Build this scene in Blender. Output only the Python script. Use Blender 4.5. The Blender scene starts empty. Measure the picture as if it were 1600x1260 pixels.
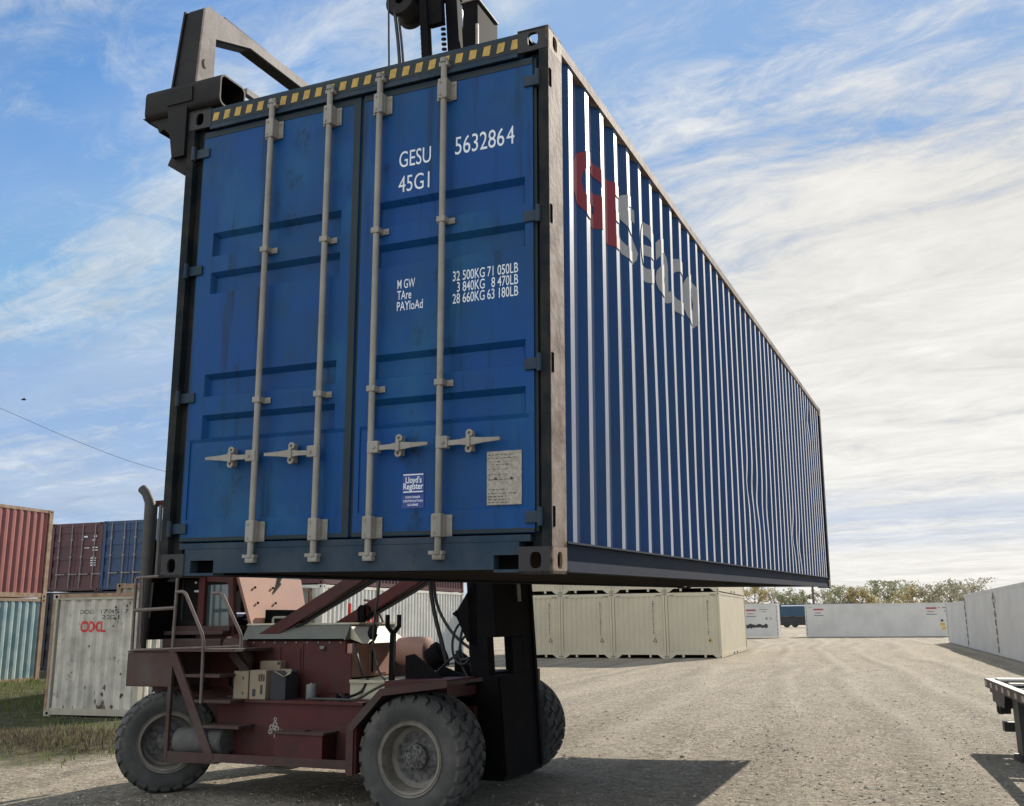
import bpy, bmesh, math, random
from mathutils import Vector, Matrix, Euler
import numpy as np
R = math.radians
scene = bpy.context.scene
COL = scene.collection
PI = math.pi

# ------------------------------------------------------------------ camera
CAM_H = 1.727
cam_d = bpy.data.cameras.new('camera')
cam = bpy.data.objects.new('camera', cam_d); COL.objects.link(cam)
cam_d.sensor_width = 36.0
cam_d.lens = 1537.07 / 1600.0 * 36.0
cam_d.clip_start = 0.1
cam_d.clip_end = 6000
cam.matrix_world = Matrix.Translation((0, 0, CAM_H)) @ Matrix.Rotation(R(12.468), 4, 'X') @ Matrix.Rotation(R(0.572), 4, 'Y') @ Matrix.Rotation(R(90), 4, 'X')
scene.camera = cam

# ------------------------------------------------------------------ light
SUN_AZ, SUN_EL = 35.5, 31.5           # bearing clockwise from +Y, elevation
sd = Vector((math.sin(R(SUN_AZ)) * math.cos(R(SUN_EL)), math.cos(R(SUN_AZ)) * math.cos(R(SUN_EL)), math.sin(R(SUN_EL))))
sun_d = bpy.data.lights.new('sun', 'SUN')
sun_d.energy = 4.0
sun_d.angle = R(0.6)
sun_d.color = (1.0, 0.93, 0.82)
sun = bpy.data.objects.new('sun', sun_d); COL.objects.link(sun)
sun.rotation_euler = (-sd).to_track_quat('-Z', 'Y').to_euler()

world = bpy.data.worlds.new('World')
scene.world = world
world.use_nodes = True


SKY_OFF = (5.2, 4.1, 2.6)


def build_world():
    nt = world.node_tree; N = nt.nodes; L = nt.links
    N.clear()
    def nd(t, **k):
        n = N.new(t)
        for a, b in k.items(): setattr(n, a, b)
        return n
    def math_(op, a, b=None, clamp=False):
        n = nd('ShaderNodeMath', operation=op, use_clamp=clamp)
        for i, x in enumerate((a, b)):
            if x is None: continue
            if hasattr(x, 'links'): L.new(x, n.inputs[i])
            else: n.inputs[i].default_value = x
        return n.outputs[0]
    def ss(x, lo, hi):
        n = nd('ShaderNodeMapRange', interpolation_type='SMOOTHSTEP')
        L.new(x, n.inputs[0]); n.inputs[1].default_value = lo; n.inputs[2].default_value = hi
        return n.outputs[0]
    out = nd('ShaderNodeOutputWorld'); bg = nd('ShaderNodeBackground')
    bg.inputs[1].default_value = 0.10
    L.new(bg.outputs[0], out.inputs[0])
    sky = nd('ShaderNodeTexSky', sky_type='NISHITA')
    sky.sun_disc = False
    sky.sun_elevation = R(SUN_EL); sky.sun_rotation = R(SUN_AZ)
    sky.air_density = 1.0; sky.dust_density = 0.6; sky.ozone_density = 2.0; sky.altitude = 100
    tc = nd('ShaderNodeTexCoord')
    sep = nd('ShaderNodeSeparateXYZ'); L.new(tc.outputs['Generated'], sep.inputs[0])
    zc = math_('MAXIMUM', sep.outputs[2], 0.0)
    zz = math_('ADD', zc, 0.10)
    px = math_('DIVIDE', sep.outputs[0], zz); py = math_('DIVIDE', sep.outputs[1], zz)
    comb = nd('ShaderNodeCombineXYZ'); L.new(px, comb.inputs[0]); L.new(py, comb.inputs[1])
    def noise(scale, detail, rough, rot, sc, dist=0.0, loc=(0, 0, 0)):
        r0 = nd('ShaderNodeMapping'); L.new(comb.outputs[0], r0.inputs[0]); r0.inputs['Rotation'].default_value = (0, 0, R(rot))
        m = nd('ShaderNodeMapping'); L.new(r0.outputs[0], m.inputs[0])
        m.inputs['Scale'].default_value = sc; m.inputs['Location'].default_value = loc
        n = nd('ShaderNodeTexNoise'); L.new(m.outputs[0], n.inputs['Vector'])
        n.inputs['Scale'].default_value = scale; n.inputs['Detail'].default_value = detail; n.inputs['Roughness'].default_value = rough; n.inputs['Distortion'].default_value = dist
        return n.outputs['Fac']
    o1, o2, o3 = SKY_OFF
    big = noise(0.60, 4, 0.5, 32, (0.8, 1.3, 1), 0.4, (o1, 0.4, 0))
    streak = noise(1.0, 10, 0.62, 32, (0.42, 1.9, 1), 0.9, (o2, 2.2, 0))
    puff = noise(2.6, 11, 0.64, 32, (0.8, 1.5, 1), 0.7, (o3, 5.0, 0))
    fine = noise(7.5, 11, 0.70, 40, (0.85, 1.3, 1), 0.9, (o3, 1.0, 0))
    def mad(x, m, a): return math_('ADD', math_('MULTIPLY', x, m), a)
    # bearing relative to the sun's side of the sky
    flat = nd('ShaderNodeCombineXYZ'); L.new(sep.outputs[0], flat.inputs[0]); L.new(sep.outputs[1], flat.inputs[1])
    nrm = nd('ShaderNodeVectorMath', operation='NORMALIZE'); L.new(flat.outputs[0], nrm.inputs[0])
    dt = nd('ShaderNodeVectorMath', operation='DOT_PRODUCT'); L.new(nrm.outputs[0], dt.inputs[0])
    dt.inputs[1].default_value = (math.sin(R(SUN_AZ)), math.cos(R(SUN_AZ)), 0)
    side = ss(dt.outputs['Value'], 0.76, 0.98)
    elev = ss(sep.outputs[2], 0.60, 0.30)
    rt = math_('MULTIPLY', side, mad(elev, 0.85, 0.15))
    rt = math_('ADD', rt, mad(big, 0.7, -0.35)); rt = math_('ADD', rt, mad(puff, 1.5, -0.75)); rt = math_('ADD', rt, mad(fine, 0.5, -0.25))
    m_right = math_('MULTIPLY', ss(rt, 0.15, 0.85), 0.97)
    m_wisp = math_('MULTIPLY', ss(math_('ADD', streak, mad(fine, 0.35, -0.17)), 0.47, 0.74), 0.85)
    m_veil = math_('MULTIPLY', ss(math_('ADD', big, mad(sep.outputs[2], 0.25, -0.08)), 0.42, 0.70), 0.55)
    low = math_('MULTIPLY', ss(sep.outputs[2], 0.22, 0.02), 0.85)
    band = math_('MULTIPLY', ss(sep.outputs[2], 0.05, 0.075), ss(sep.outputs[2], 0.14, 0.085))
    low = math_('MULTIPLY', low, math_('SUBTRACT', 1.0, math_('MULTIPLY', band, 0.55)))
    m_right = math_('MULTIPLY', m_right, math_('SUBTRACT', 1.0, math_('MULTIPLY', band, 0.6)))
    back = math_('MULTIPLY', ss(math_('ADD', math_('MULTIPLY', sep.outputs[1], 0.72), math_('MULTIPLY', sep.outputs[0], 0.70)), -0.05, -0.65), ss(puff, 0.22, 0.52))  # brighter cloud behind the camera, out of view, added to fill the shade
    inv = None
    for q in (m_right, m_wisp, m_veil, low, back):
        k = math_('SUBTRACT', 1.0, q)
        inv = k if inv is None else math_('MULTIPLY', inv, k)
    mask = math_('SUBTRACT', 1.0, inv)
    # cloud radiance: white, a little warmer on the sun's side, greyer where thick
    lum = math_('ADD', mad(side, 0.35, 4.05), mad(puff, 3.4, -1.7))
    lum = math_('ADD', lum, mad(fine, 1.1, -0.55))
    lum = math_('ADD', lum, math_('MULTIPLY', back, 4.2))
    lum = math_('ADD', lum, math_('MULTIPLY', math_('MULTIPLY', side, ss(sep.outputs[2], 0.42, 0.16)), 0.55))
    cc = nd('ShaderNodeMix', data_type='RGBA'); L.new(side, cc.inputs[0])
    cc.inputs[6].default_value = (0.90, 0.97, 1.03, 1); cc.inputs[7].default_value = (1.02, 0.995, 0.94, 1)
    vm = nd('ShaderNodeVectorMath', operation='SCALE'); L.new(cc.outputs[2], vm.inputs[0]); L.new(lum, vm.inputs[3])
    # clear sky, more saturated, with the glare round the sun held back as thin cloud does
    hs = nd('ShaderNodeHueSaturation'); hs.inputs['Saturation'].default_value = 1.30; hs.inputs['Value'].default_value = 0.95
    L.new(sky.outputs[0], hs.inputs['Color'])
    cap = nd('ShaderNodeVectorMath', operation='MINIMUM'); L.new(hs.outputs[0], cap.inputs[0]); cap.inputs[1].default_value = (1.5, 2.5, 4.2)
    mx2 = nd('ShaderNodeMix', data_type='RGBA'); L.new(mask, mx2.inputs[0]); L.new(cap.outputs[0], mx2.inputs[6]); L.new(vm.outputs[0], mx2.inputs[7])
    L.new(mx2.outputs[2], bg.inputs[0])


build_world()
scene.view_settings.view_transform = 'Standard'
scene.view_settings.look = 'None'
scene.view_settings.gamma = 1
scene.view_settings.exposure = 0.85
try:
    scene.cycles.use_denoising = True
    scene.cycles.max_bounces = 8
except Exception:
    pass

# ------------------------------------------------------------------ materials
MATS = {}


def grime(m, amt=0.6, dark=(0.006, 0.018, 0.030), light=(0.02, 0.11, 0.23)):
    """extra weathering: dark run-off, faded patches, scratches, buckled sheet"""
    nt = m.node_tree; N = nt.nodes; L = nt.links; p = N['Principled BSDF']
    tc = N.new('ShaderNodeTexCoord')
    def noise(scale, sc, off, d=8, rg=.65):
        mp = N.new('ShaderNodeMapping'); mp.inputs['Scale'].default_value = sc; mp.inputs['Location'].default_value = off
        L.new(tc.outputs['Object'], mp.inputs[0])
        n = N.new('ShaderNodeTexNoise'); n.inputs['Scale'].default_value = scale; n.inputs['Detail'].default_value = d; n.inputs['Roughness'].default_value = rg
        L.new(mp.outputs[0], n.inputs['Vector']); return n.outputs['Fac']
    def lay(f, lo, hi, a, col):
        src = p.inputs['Base Color'].links[0].from_socket
        r = N.new('ShaderNodeMapRange'); r.interpolation_type = 'SMOOTHSTEP'; L.new(f, r.inputs[0]); r.inputs[1].default_value = lo; r.inputs[2].default_value = hi; r.inputs[4].default_value = a
        n = N.new('ShaderNodeMix'); n.data_type = 'RGBA'; L.new(r.outputs[0], n.inputs[0]); L.new(src, n.inputs[6]); n.inputs[7].default_value = (*col, 1); L.new(n.outputs[2], p.inputs['Base Color'])
    lay(noise(1.0, (1.6, 1.6, 1.1), (3, 1, 9)), .50, .66, amt * .6, light)
    lay(noise(1.0, (9, 9, .55), (5, 2, 1)), .54, .74, amt * .9, dark)
    lay(noise(1.0, (2.2, 2.2, 1.5), (8, 4, 2), 10, .72), .56, .72, amt, dark)
    lay(noise(1.0, (45, 45, 2.5), (1, 7, 3), 4), .66, .74, amt * .7, light)
    b = N.new('ShaderNodeBump'); b.inputs['Strength'].default_value = .35; b.inputs['Distance'].default_value = .02
    L.new(noise(2.0, (1, 1, .7), (0, 0, 4), 3, .5), b.inputs['Height'])
    if p.inputs['Normal'].links: L.new(p.inputs['Normal'].links[0].from_socket, b.inputs['Normal'])
    L.new(b.outputs[0], p.inputs['Normal'])


def mat(name, base, rough=0.6, metal=0.0, col2=None, nscale=3.0, namt=0.5, rust=0.0, rcol=(0.10, 0.04, 0.02), rscale=6.0,
        streak=0.0, scol=None, bump=0.0, bscale=30.0, spec=0.5, dirt=0.0, dcol=(0.16, 0.14, 0.11), sheen=0.0):
    """painted or bare surface: broad tone variation, vertical streaks, rust patches, dust"""
    m = bpy.data.materials.new(name); m.use_nodes = True
    nt = m.node_tree; N = nt.nodes; L = nt.links
    p = N['Principled BSDF']
    p.inputs['Roughness'].default_value = rough
    p.inputs['Metallic'].default_value = metal
    p.inputs['Specular IOR Level'].default_value = spec
    if sheen:      # chalky white sheen at glancing angles, added to whiten the glare on the ribs
        p.inputs['Sheen Weight'].default_value = sheen; p.inputs['Sheen Roughness'].default_value = 0.35; p.inputs['Sheen Tint'].default_value = (1, 0.98, 0.95, 1)
    tc = N.new('ShaderNodeTexCoord')
    def noise(scale, detail=6, sc=(1, 1, 1), rg=0.6, off=0.0):
        mp = N.new('ShaderNodeMapping'); mp.inputs['Scale'].default_value = sc; mp.inputs['Location'].default_value = (off, off * 0.7, off * 1.3)
        L.new(tc.outputs['Object'], mp.inputs[0])
        n = N.new('ShaderNodeTexNoise'); n.inputs['Scale'].default_value = scale; n.inputs['Detail'].default_value = detail; n.inputs['Roughness'].default_value = rg
        L.new(mp.outputs[0], n.inputs['Vector'])
        return n.outputs['Fac']
    def ramp(x, lo, hi, top=1.0):
        r = N.new('ShaderNodeMapRange'); r.interpolation_type = 'SMOOTHSTEP'
        L.new(x, r.inputs[0]); r.inputs[1].default_value = lo; r.inputs[2].default_value = hi; r.inputs[4].default_value = top
        return r.outputs[0]
    def mix(f, a, b):
        n = N.new('ShaderNodeMix'); n.data_type = 'RGBA'
        L.new(f, n.inputs[0])
        for i, x in ((6, a), (7, b)):
            if hasattr(x, 'links'): L.new(x, n.inputs[i])
            else: n.inputs[i].default_value = (*x, 1)
        return n.outputs[2]
    c2 = col2 or tuple(min(1, b * 0.72 + 0.01) for b in base)
    c = mix(ramp(noise(nscale, 8), 0.35, 0.7, namt), base, c2)
    if streak:
        s = ramp(noise(1.0, 8, (11, 11, 0.8), 0.65, 3.0), 0.50, 0.78, streak)
        c = mix(s, c, scol or dcol)
    if dirt:
        c = mix(ramp(noise(1.7, 10, (1, 1, 1), 0.7, 7.0), 0.42, 0.75, dirt), c, dcol)
    rr = None
    if rust:
        rr = ramp(noise(rscale, 10, (1, 1, 0.6), 0.72, 11.0), 0.78 - rust * 0.42, 0.86 - rust * 0.36)
        rc = mix(ramp(noise(25, 4, (1, 1, 1), 0.6, 5.0), 0.3, 0.7), rcol, tuple(x * 0.45 for x in rcol))
        c = mix(rr, c, rc)
        ra = N.new('ShaderNodeMapRange'); L.new(rr, ra.inputs[0]); ra.inputs[3].default_value = rough; ra.inputs[4].default_value = 0.85
        L.new(ra.outputs[0], p.inputs['Roughness'])
    L.new(c, p.inputs['Base Color'])
    if bump:
        b = N.new('ShaderNodeBump'); b.inputs['Strength'].default_value = bump; b.inputs['Distance'].default_value = 0.01
        L.new(noise(bscale, 6), b.inputs['Height']); L.new(b.outputs[0], p.inputs['Normal'])
    MATS[name] = m
    return m


M = {}
M['door_blue'] = mat('door_blue', (0.001, 0.054, 0.22), 0.55, col2=(0.002, 0.060, 0.175), nscale=1.3, namt=1.0, streak=0.4, scol=(0.012, 0.07, 0.14), dirt=0.60, dcol=(0.014, 0.045, 0.075), spec=0.22, rust=0.10, rscale=3, bump=0.05, bscale=8)
grime(M['door_blue'], 1.0, (0.005, 0.016, 0.024), (0.012, 0.095, 0.21))
M['frame_blue'] = mat('frame_blue', (0.014, 0.036, 0.062), 0.65, col2=(0.045, 0.06, 0.08), nscale=3, namt=1.0, streak=0.4, scol=(0.06, 0.055, 0.045), rust=0.42, rscale=7, rcol=(0.03, 0.02, 0.016), bump=0.1, spec=0.2)
M['gasket'] = mat('gasket', (0.006, 0.016, 0.022), 0.7, col2=(0.01, 0.03, 0.03))
M['side_blue'] = mat('side_blue', (0.001, 0.042, 0.155), 0.45, col2=(0.004, 0.038, 0.11), nscale=1.2, namt=0.8, streak=0.25, scol=(0.01, 0.05, 0.13), rust=0.05, rscale=2.5, bump=0.06, bscale=5, spec=0.3, sheen=0.45)
grime(M['side_blue'], 0.45, (0.004, 0.014, 0.035), (0.012, 0.075, 0.18))
M['rail_grey'] = mat('rail_grey', (0.014, 0.026, 0.050), 0.75, col2=(0.032, 0.034, 0.04), nscale=0.5, namt=1.0, streak=0.3, scol=(0.05, 0.05, 0.05), rust=0.2, bump=0.1, spec=0.12)
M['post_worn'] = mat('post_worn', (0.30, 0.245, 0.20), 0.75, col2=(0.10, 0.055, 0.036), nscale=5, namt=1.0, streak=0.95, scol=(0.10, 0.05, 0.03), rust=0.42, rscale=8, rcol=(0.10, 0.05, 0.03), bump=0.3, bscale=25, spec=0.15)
M['post_front'] = mat('post_front', (0.006, 0.012, 0.016), 0.75, col2=(0.03, 0.028, 0.025), nscale=6, namt=1, rust=0.4, rcol=(0.022, 0.013, 0.009), spec=0.15)
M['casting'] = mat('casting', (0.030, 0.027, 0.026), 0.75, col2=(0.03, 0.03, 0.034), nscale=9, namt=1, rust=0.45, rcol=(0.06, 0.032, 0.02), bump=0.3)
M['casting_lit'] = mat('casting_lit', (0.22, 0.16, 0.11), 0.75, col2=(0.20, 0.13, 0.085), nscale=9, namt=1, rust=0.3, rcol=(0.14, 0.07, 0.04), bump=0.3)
M['rod_grey'] = mat('rod_grey', (0.28, 0.262, 0.228), 0.55, col2=(0.22, 0.20, 0.165), nscale=6, namt=1, rust=0.14, rscale=12, rcol=(0.12, 0.07, 0.04), streak=0.3, scol=(0.2, 0.15, 0.1))
grime(M['rod_grey'], 0.55, (0.06, 0.045, 0.03), (0.34, 0.31, 0.26))
grime(M['frame_blue'], 0.6, (0.025, 0.02, 0.016), (0.05, 0.075, 0.09))
M['stripe_yellow'] = mat('stripe_yellow', (0.50, 0.32, 0.06), 0.6, col2=(0.36, 0.22, 0.05), nscale=20, namt=1, rust=0.1, rscale=15)
M['white_paint'] = mat('white_paint', (0.74, 0.78, 0.82), 0.5, col2=(0.55, 0.6, 0.66), nscale=14, namt=0.6)
M['letter_red'] = mat('letter_red', (0.26, 0.022, 0.026), 0.45, col2=(0.2, 0.022, 0.03), nscale=4, spec=0.3, sheen=0.45)
M['letter_grey'] = mat('letter_grey', (0.38, 0.37, 0.35), 0.4, col2=(0.38, 0.37, 0.36), nscale=4, spec=0.3, sheen=0.45)
M['plate'] = mat('plate', (0.36, 0.33, 0.27), 0.45, col2=(0.22, 0.20, 0.16), nscale=60, namt=1.0, dirt=0.5, dcol=(0.25, 0.21, 0.16))
M['sticker_blue'] = mat('sticker_blue', (0.008, 0.035, 0.22), 0.4, namt=0.3)
M['dark_void'] = mat('dark_void', (0.004, 0.004, 0.005), 0.95, spec=0.0)
M['underside'] = mat('underside', (0.018, 0.015, 0.013), 0.85, col2=(0.035, 0.025, 0.02), nscale=5, namt=1)
M['truck_red'] = mat('truck_red', (0.082, 0.014, 0.013), 0.6, col2=(0.05, 0.014, 0.013), nscale=3, namt=1, dirt=0.5, dcol=(0.060, 0.042, 0.036), spec=0.3, streak=0.3, scol=(0.05, 0.03, 0.026), rust=0.34, rscale=7, rcol=(0.075, 0.035, 0.022), bump=0.12)
M['truck_dusty'] = mat('truck_dusty', (0.07, 0.028, 0.023), 0.8, col2=(0.045, 0.025, 0.022), nscale=3, namt=1, dirt=0.9, dcol=(0.075, 0.063, 0.055), bump=0.08)
M['truck_sunlit'] = mat('truck_sunlit', (0.42, 0.22, 0.16), 0.6, col2=(0.36, 0.20, 0.15), nscale=4, namt=0.8, streak=0.25, scol=(0.30, 0.18, 0.12), rust=0.12, rscale=8)  # sunlight on the forward-facing truck panels, put into a pale peach colour
M['hood_green'] = mat('hood_green', (0.13, 0.135, 0.11), 0.6, col2=(0.10, 0.10, 0.085), nscale=4, namt=1, dirt=0.4, dcol=(0.19, 0.17, 0.13))
M['hood_sunlit'] = mat('hood_sunlit', (0.50, 0.46, 0.33), 0.6, col2=(0.40, 0.36, 0.26), nscale=4, namt=1, dirt=0.4, dcol=(0.3, 0.26, 0.2))  # sunlit look of hood top, nose and deck, put into the colour
M['black_steel'] = mat('black_steel', (0.005, 0.005, 0.007), 0.8, col2=(0.009, 0.008, 0.008), nscale=4, namt=1, dirt=0.2, dcol=(0.016, 0.014, 0.012), spec=0.08)
M['handrail'] = mat('handrail', (0.09, 0.065, 0.055), 0.4, col2=(0.14, 0.11, 0.09), nscale=8, namt=1)
M['exhaust'] = mat('exhaust', (0.035, 0.035, 0.03), 0.65, col2=(0.06, 0.05, 0.04), nscale=5, namt=1, rust=0.2)
M['spreader'] = mat('spreader', (0.007, 0.006, 0.006), 0.6, col2=(0.016, 0.013, 0.010), nscale=4, namt=1, rust=0.3, rcol=(0.024, 0.015, 0.010), bump=0.15, spec=0.2)
M['spreader_sunlit'] = mat('spreader_sunlit', (0.30, 0.26, 0.235), 0.6, col2=(0.15, 0.12, 0.10), nscale=4, namt=1, streak=0.5, scol=(0.20, 0.14, 0.11), rust=0.1, rcol=(0.10, 0.05, 0.03), bump=0.1, spec=0.2)  # pale tone stands in for sun on the right-hand side of the steel
M['chrome'] = mat('chrome', (0.5, 0.5, 0.5), 0.25, metal=1.0)
M['rubber'] = mat('rubber', (0.012, 0.012, 0.013), 0.5)
M['tyre'] = mat('tyre', (0.046, 0.046, 0.044), 0.9, col2=(0.085, 0.083, 0.077), nscale=3, namt=1, dirt=0.75, dcol=(0.145, 0.135, 0.115), bump=0.2, bscale=40)
M['rim'] = mat('rim', (0.24, 0.215, 0.18), 0.75, col2=(0.13, 0.115, 0.095), nscale=5, namt=1, dirt=0.5, dcol=(0.2, 0.175, 0.14), rust=0.4, rscale=8)
M['hub'] = mat('hub', (0.16, 0.15, 0.14), 0.75, col2=(0.04, 0.04, 0.04), nscale=22, namt=1, bump=0.5, bscale=50)
M['cardboard'] = mat('cardboard', (0.30, 0.24, 0.165), 0.85, col2=(0.24, 0.19, 0.13), nscale=4)
M['dark_box'] = mat('dark_box', (0.03, 0.03, 0.036), 0.8)
M['tin'] = mat('tin', (0.20, 0.20, 0.19), 0.5, col2=(0.15, 0.15, 0.14))
M['tan'] = mat('tan', (0.54, 0.475, 0.34), 0.55, col2=(0.44, 0.395, 0.295), nscale=1.0, namt=0.6, streak=0.08, scol=(0.3, 0.25, 0.17))
M['tan_dark'] = mat('tan_dark', (0.10, 0.085, 0.06), 0.7)
M['black_print'] = mat('black_print', (0.03, 0.03, 0.03), 0.6)
M['warn_yellow'] = mat('warn_yellow', (0.60, 0.38, 0.03), 0.5)
M['reefer'] = mat('reefer', (0.57, 0.545, 0.505), 0.6, col2=(0.48, 0.46, 0.43), nscale=0.7, namt=0.9, streak=0.15, scol=(0.45, 0.45, 0.44), dirt=0.15, dcol=(0.4, 0.4, 0.38))
M['reefer_seal'] = mat('reefer_seal', (0.02, 0.02, 0.022), 0.7)
M['logo_red'] = mat('logo_red', (0.38, 0.06, 0.06), 0.5)
M['logo_blue'] = mat('logo_blue', (0.05, 0.07, 0.16), 0.5)
M['white_wall'] = mat('white_wall', (0.70, 0.67, 0.59), 0.5, col2=(0.52, 0.50, 0.44), nscale=1.2, namt=0.8, streak=0.2, scol=(0.4, 0.33, 0.25), rust=0.04)
M['bright_red'] = mat('bright_red', (0.60, 0.03, 0.02), 0.5, col2=(0.5, 0.05, 0.03))
M['old_white'] = mat('old_white', (0.56, 0.52, 0.43), 0.6, col2=(0.34, 0.31, 0.26), nscale=2, namt=0.9, streak=0.6, scol=(0.24, 0.18, 0.13), rust=0.48, rscale=4.5, rcol=(0.07, 0.045, 0.03))
M['rust_stain'] = mat('rust_stain', (0.075, 0.05, 0.035), 0.9, col2=(0.16, 0.12, 0.085), nscale=14, namt=1)
M['old_white_frame'] = mat('old_white_frame', (0.42, 0.38, 0.30), 0.65, col2=(0.30, 0.25, 0.18), nscale=3, streak=0.5, scol=(0.22, 0.15, 0.10), rust=0.3)
M['rust_edge'] = mat('rust_edge', (0.24, 0.13, 0.075), 0.75, col2=(0.36, 0.27, 0.18), nscale=5, namt=1, rust=0.3, rcol=(0.13, 0.06, 0.035))
M['stack_red'] = mat('stack_red', (0.30, 0.095, 0.08), 0.5, col2=(0.24, 0.075, 0.065), nscale=1.5, namt=1, streak=0.3, scol=(0.34, 0.16, 0.13), rust=0.12, rscale=5)
M['stack_teal'] = mat('stack_teal', (0.30, 0.38, 0.36), 0.45, col2=(0.17, 0.27, 0.28), nscale=2, namt=1, streak=0.5, scol=(0.46, 0.47, 0.42), rust=0.14, rscale=6)
M['tan_post'] = mat('tan_post', (0.30, 0.21, 0.13), 0.7, col2=(0.22, 0.13, 0.08), nscale=4, namt=1, rust=0.2)
M['maroon'] = mat('maroon', (0.085, 0.022, 0.026), 0.5, col2=(0.06, 0.02, 0.024), nscale=2, namt=1, streak=0.25, scol=(0.10, 0.05, 0.05))
M['navy'] = mat('navy', (0.012, 0.045, 0.125), 0.5, col2=(0.015, 0.05, 0.10), nscale=2, namt=1, streak=0.25, scol=(0.05, 0.08, 0.12))
M['dark_plum'] = mat('dark_plum', (0.022, 0.016, 0.022), 0.6)
M['dull_bar'] = mat('dull_bar', (0.26, 0.23, 0.22), 0.6)
M['glass'] = mat('glass', (0.05, 0.075, 0.07), 0.08, spec=0.8, col2=(0.04, 0.06, 0.06))
M['pane_bright'] = mat('pane_bright', (0.30, 0.36, 0.34), 0.1, spec=0.9)
M['grey_wall'] = mat('grey_wall', (0.30, 0.28, 0.22), 0.6, col2=(0.22, 0.2, 0.16), nscale=2, streak=0.4, rust=0.15)
M['trailer_black'] = mat('trailer_black', (0.012, 0.012, 0.013), 0.5, dirt=0.4, dcol=(0.05, 0.045, 0.04))
M['trailer_rail'] = mat('trailer_rail', (0.12, 0.075, 0.06), 0.6, col2=(0.08, 0.05, 0.045), nscale=6, namt=1, rust=0.2)
M['tape_white'] = mat('tape_white', (0.55, 0.47, 0.40), 0.4)
M['plank'] = mat('plank', (0.55, 0.52, 0.46), 0.7, col2=(0.4, 0.37, 0.31), nscale=3, streak=0.3)
M['wood_pole'] = mat('wood_pole', (0.10, 0.08, 0.065), 0.9)
M['wire'] = mat('wire', (0.02, 0.02, 0.02), 0.6)
M['bird'] = mat('bird', (0.02, 0.02, 0.02), 0.8)
M['bark'] = mat('bark', (0.11, 0.09, 0.07), 0.9)
M['dark_teal'] = mat('dark_teal', (0.012, 0.055, 0.10), 0.5)
M['blue_seat'] = mat('blue_seat', (0.01, 0.03, 0.16), 0.5)

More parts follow.
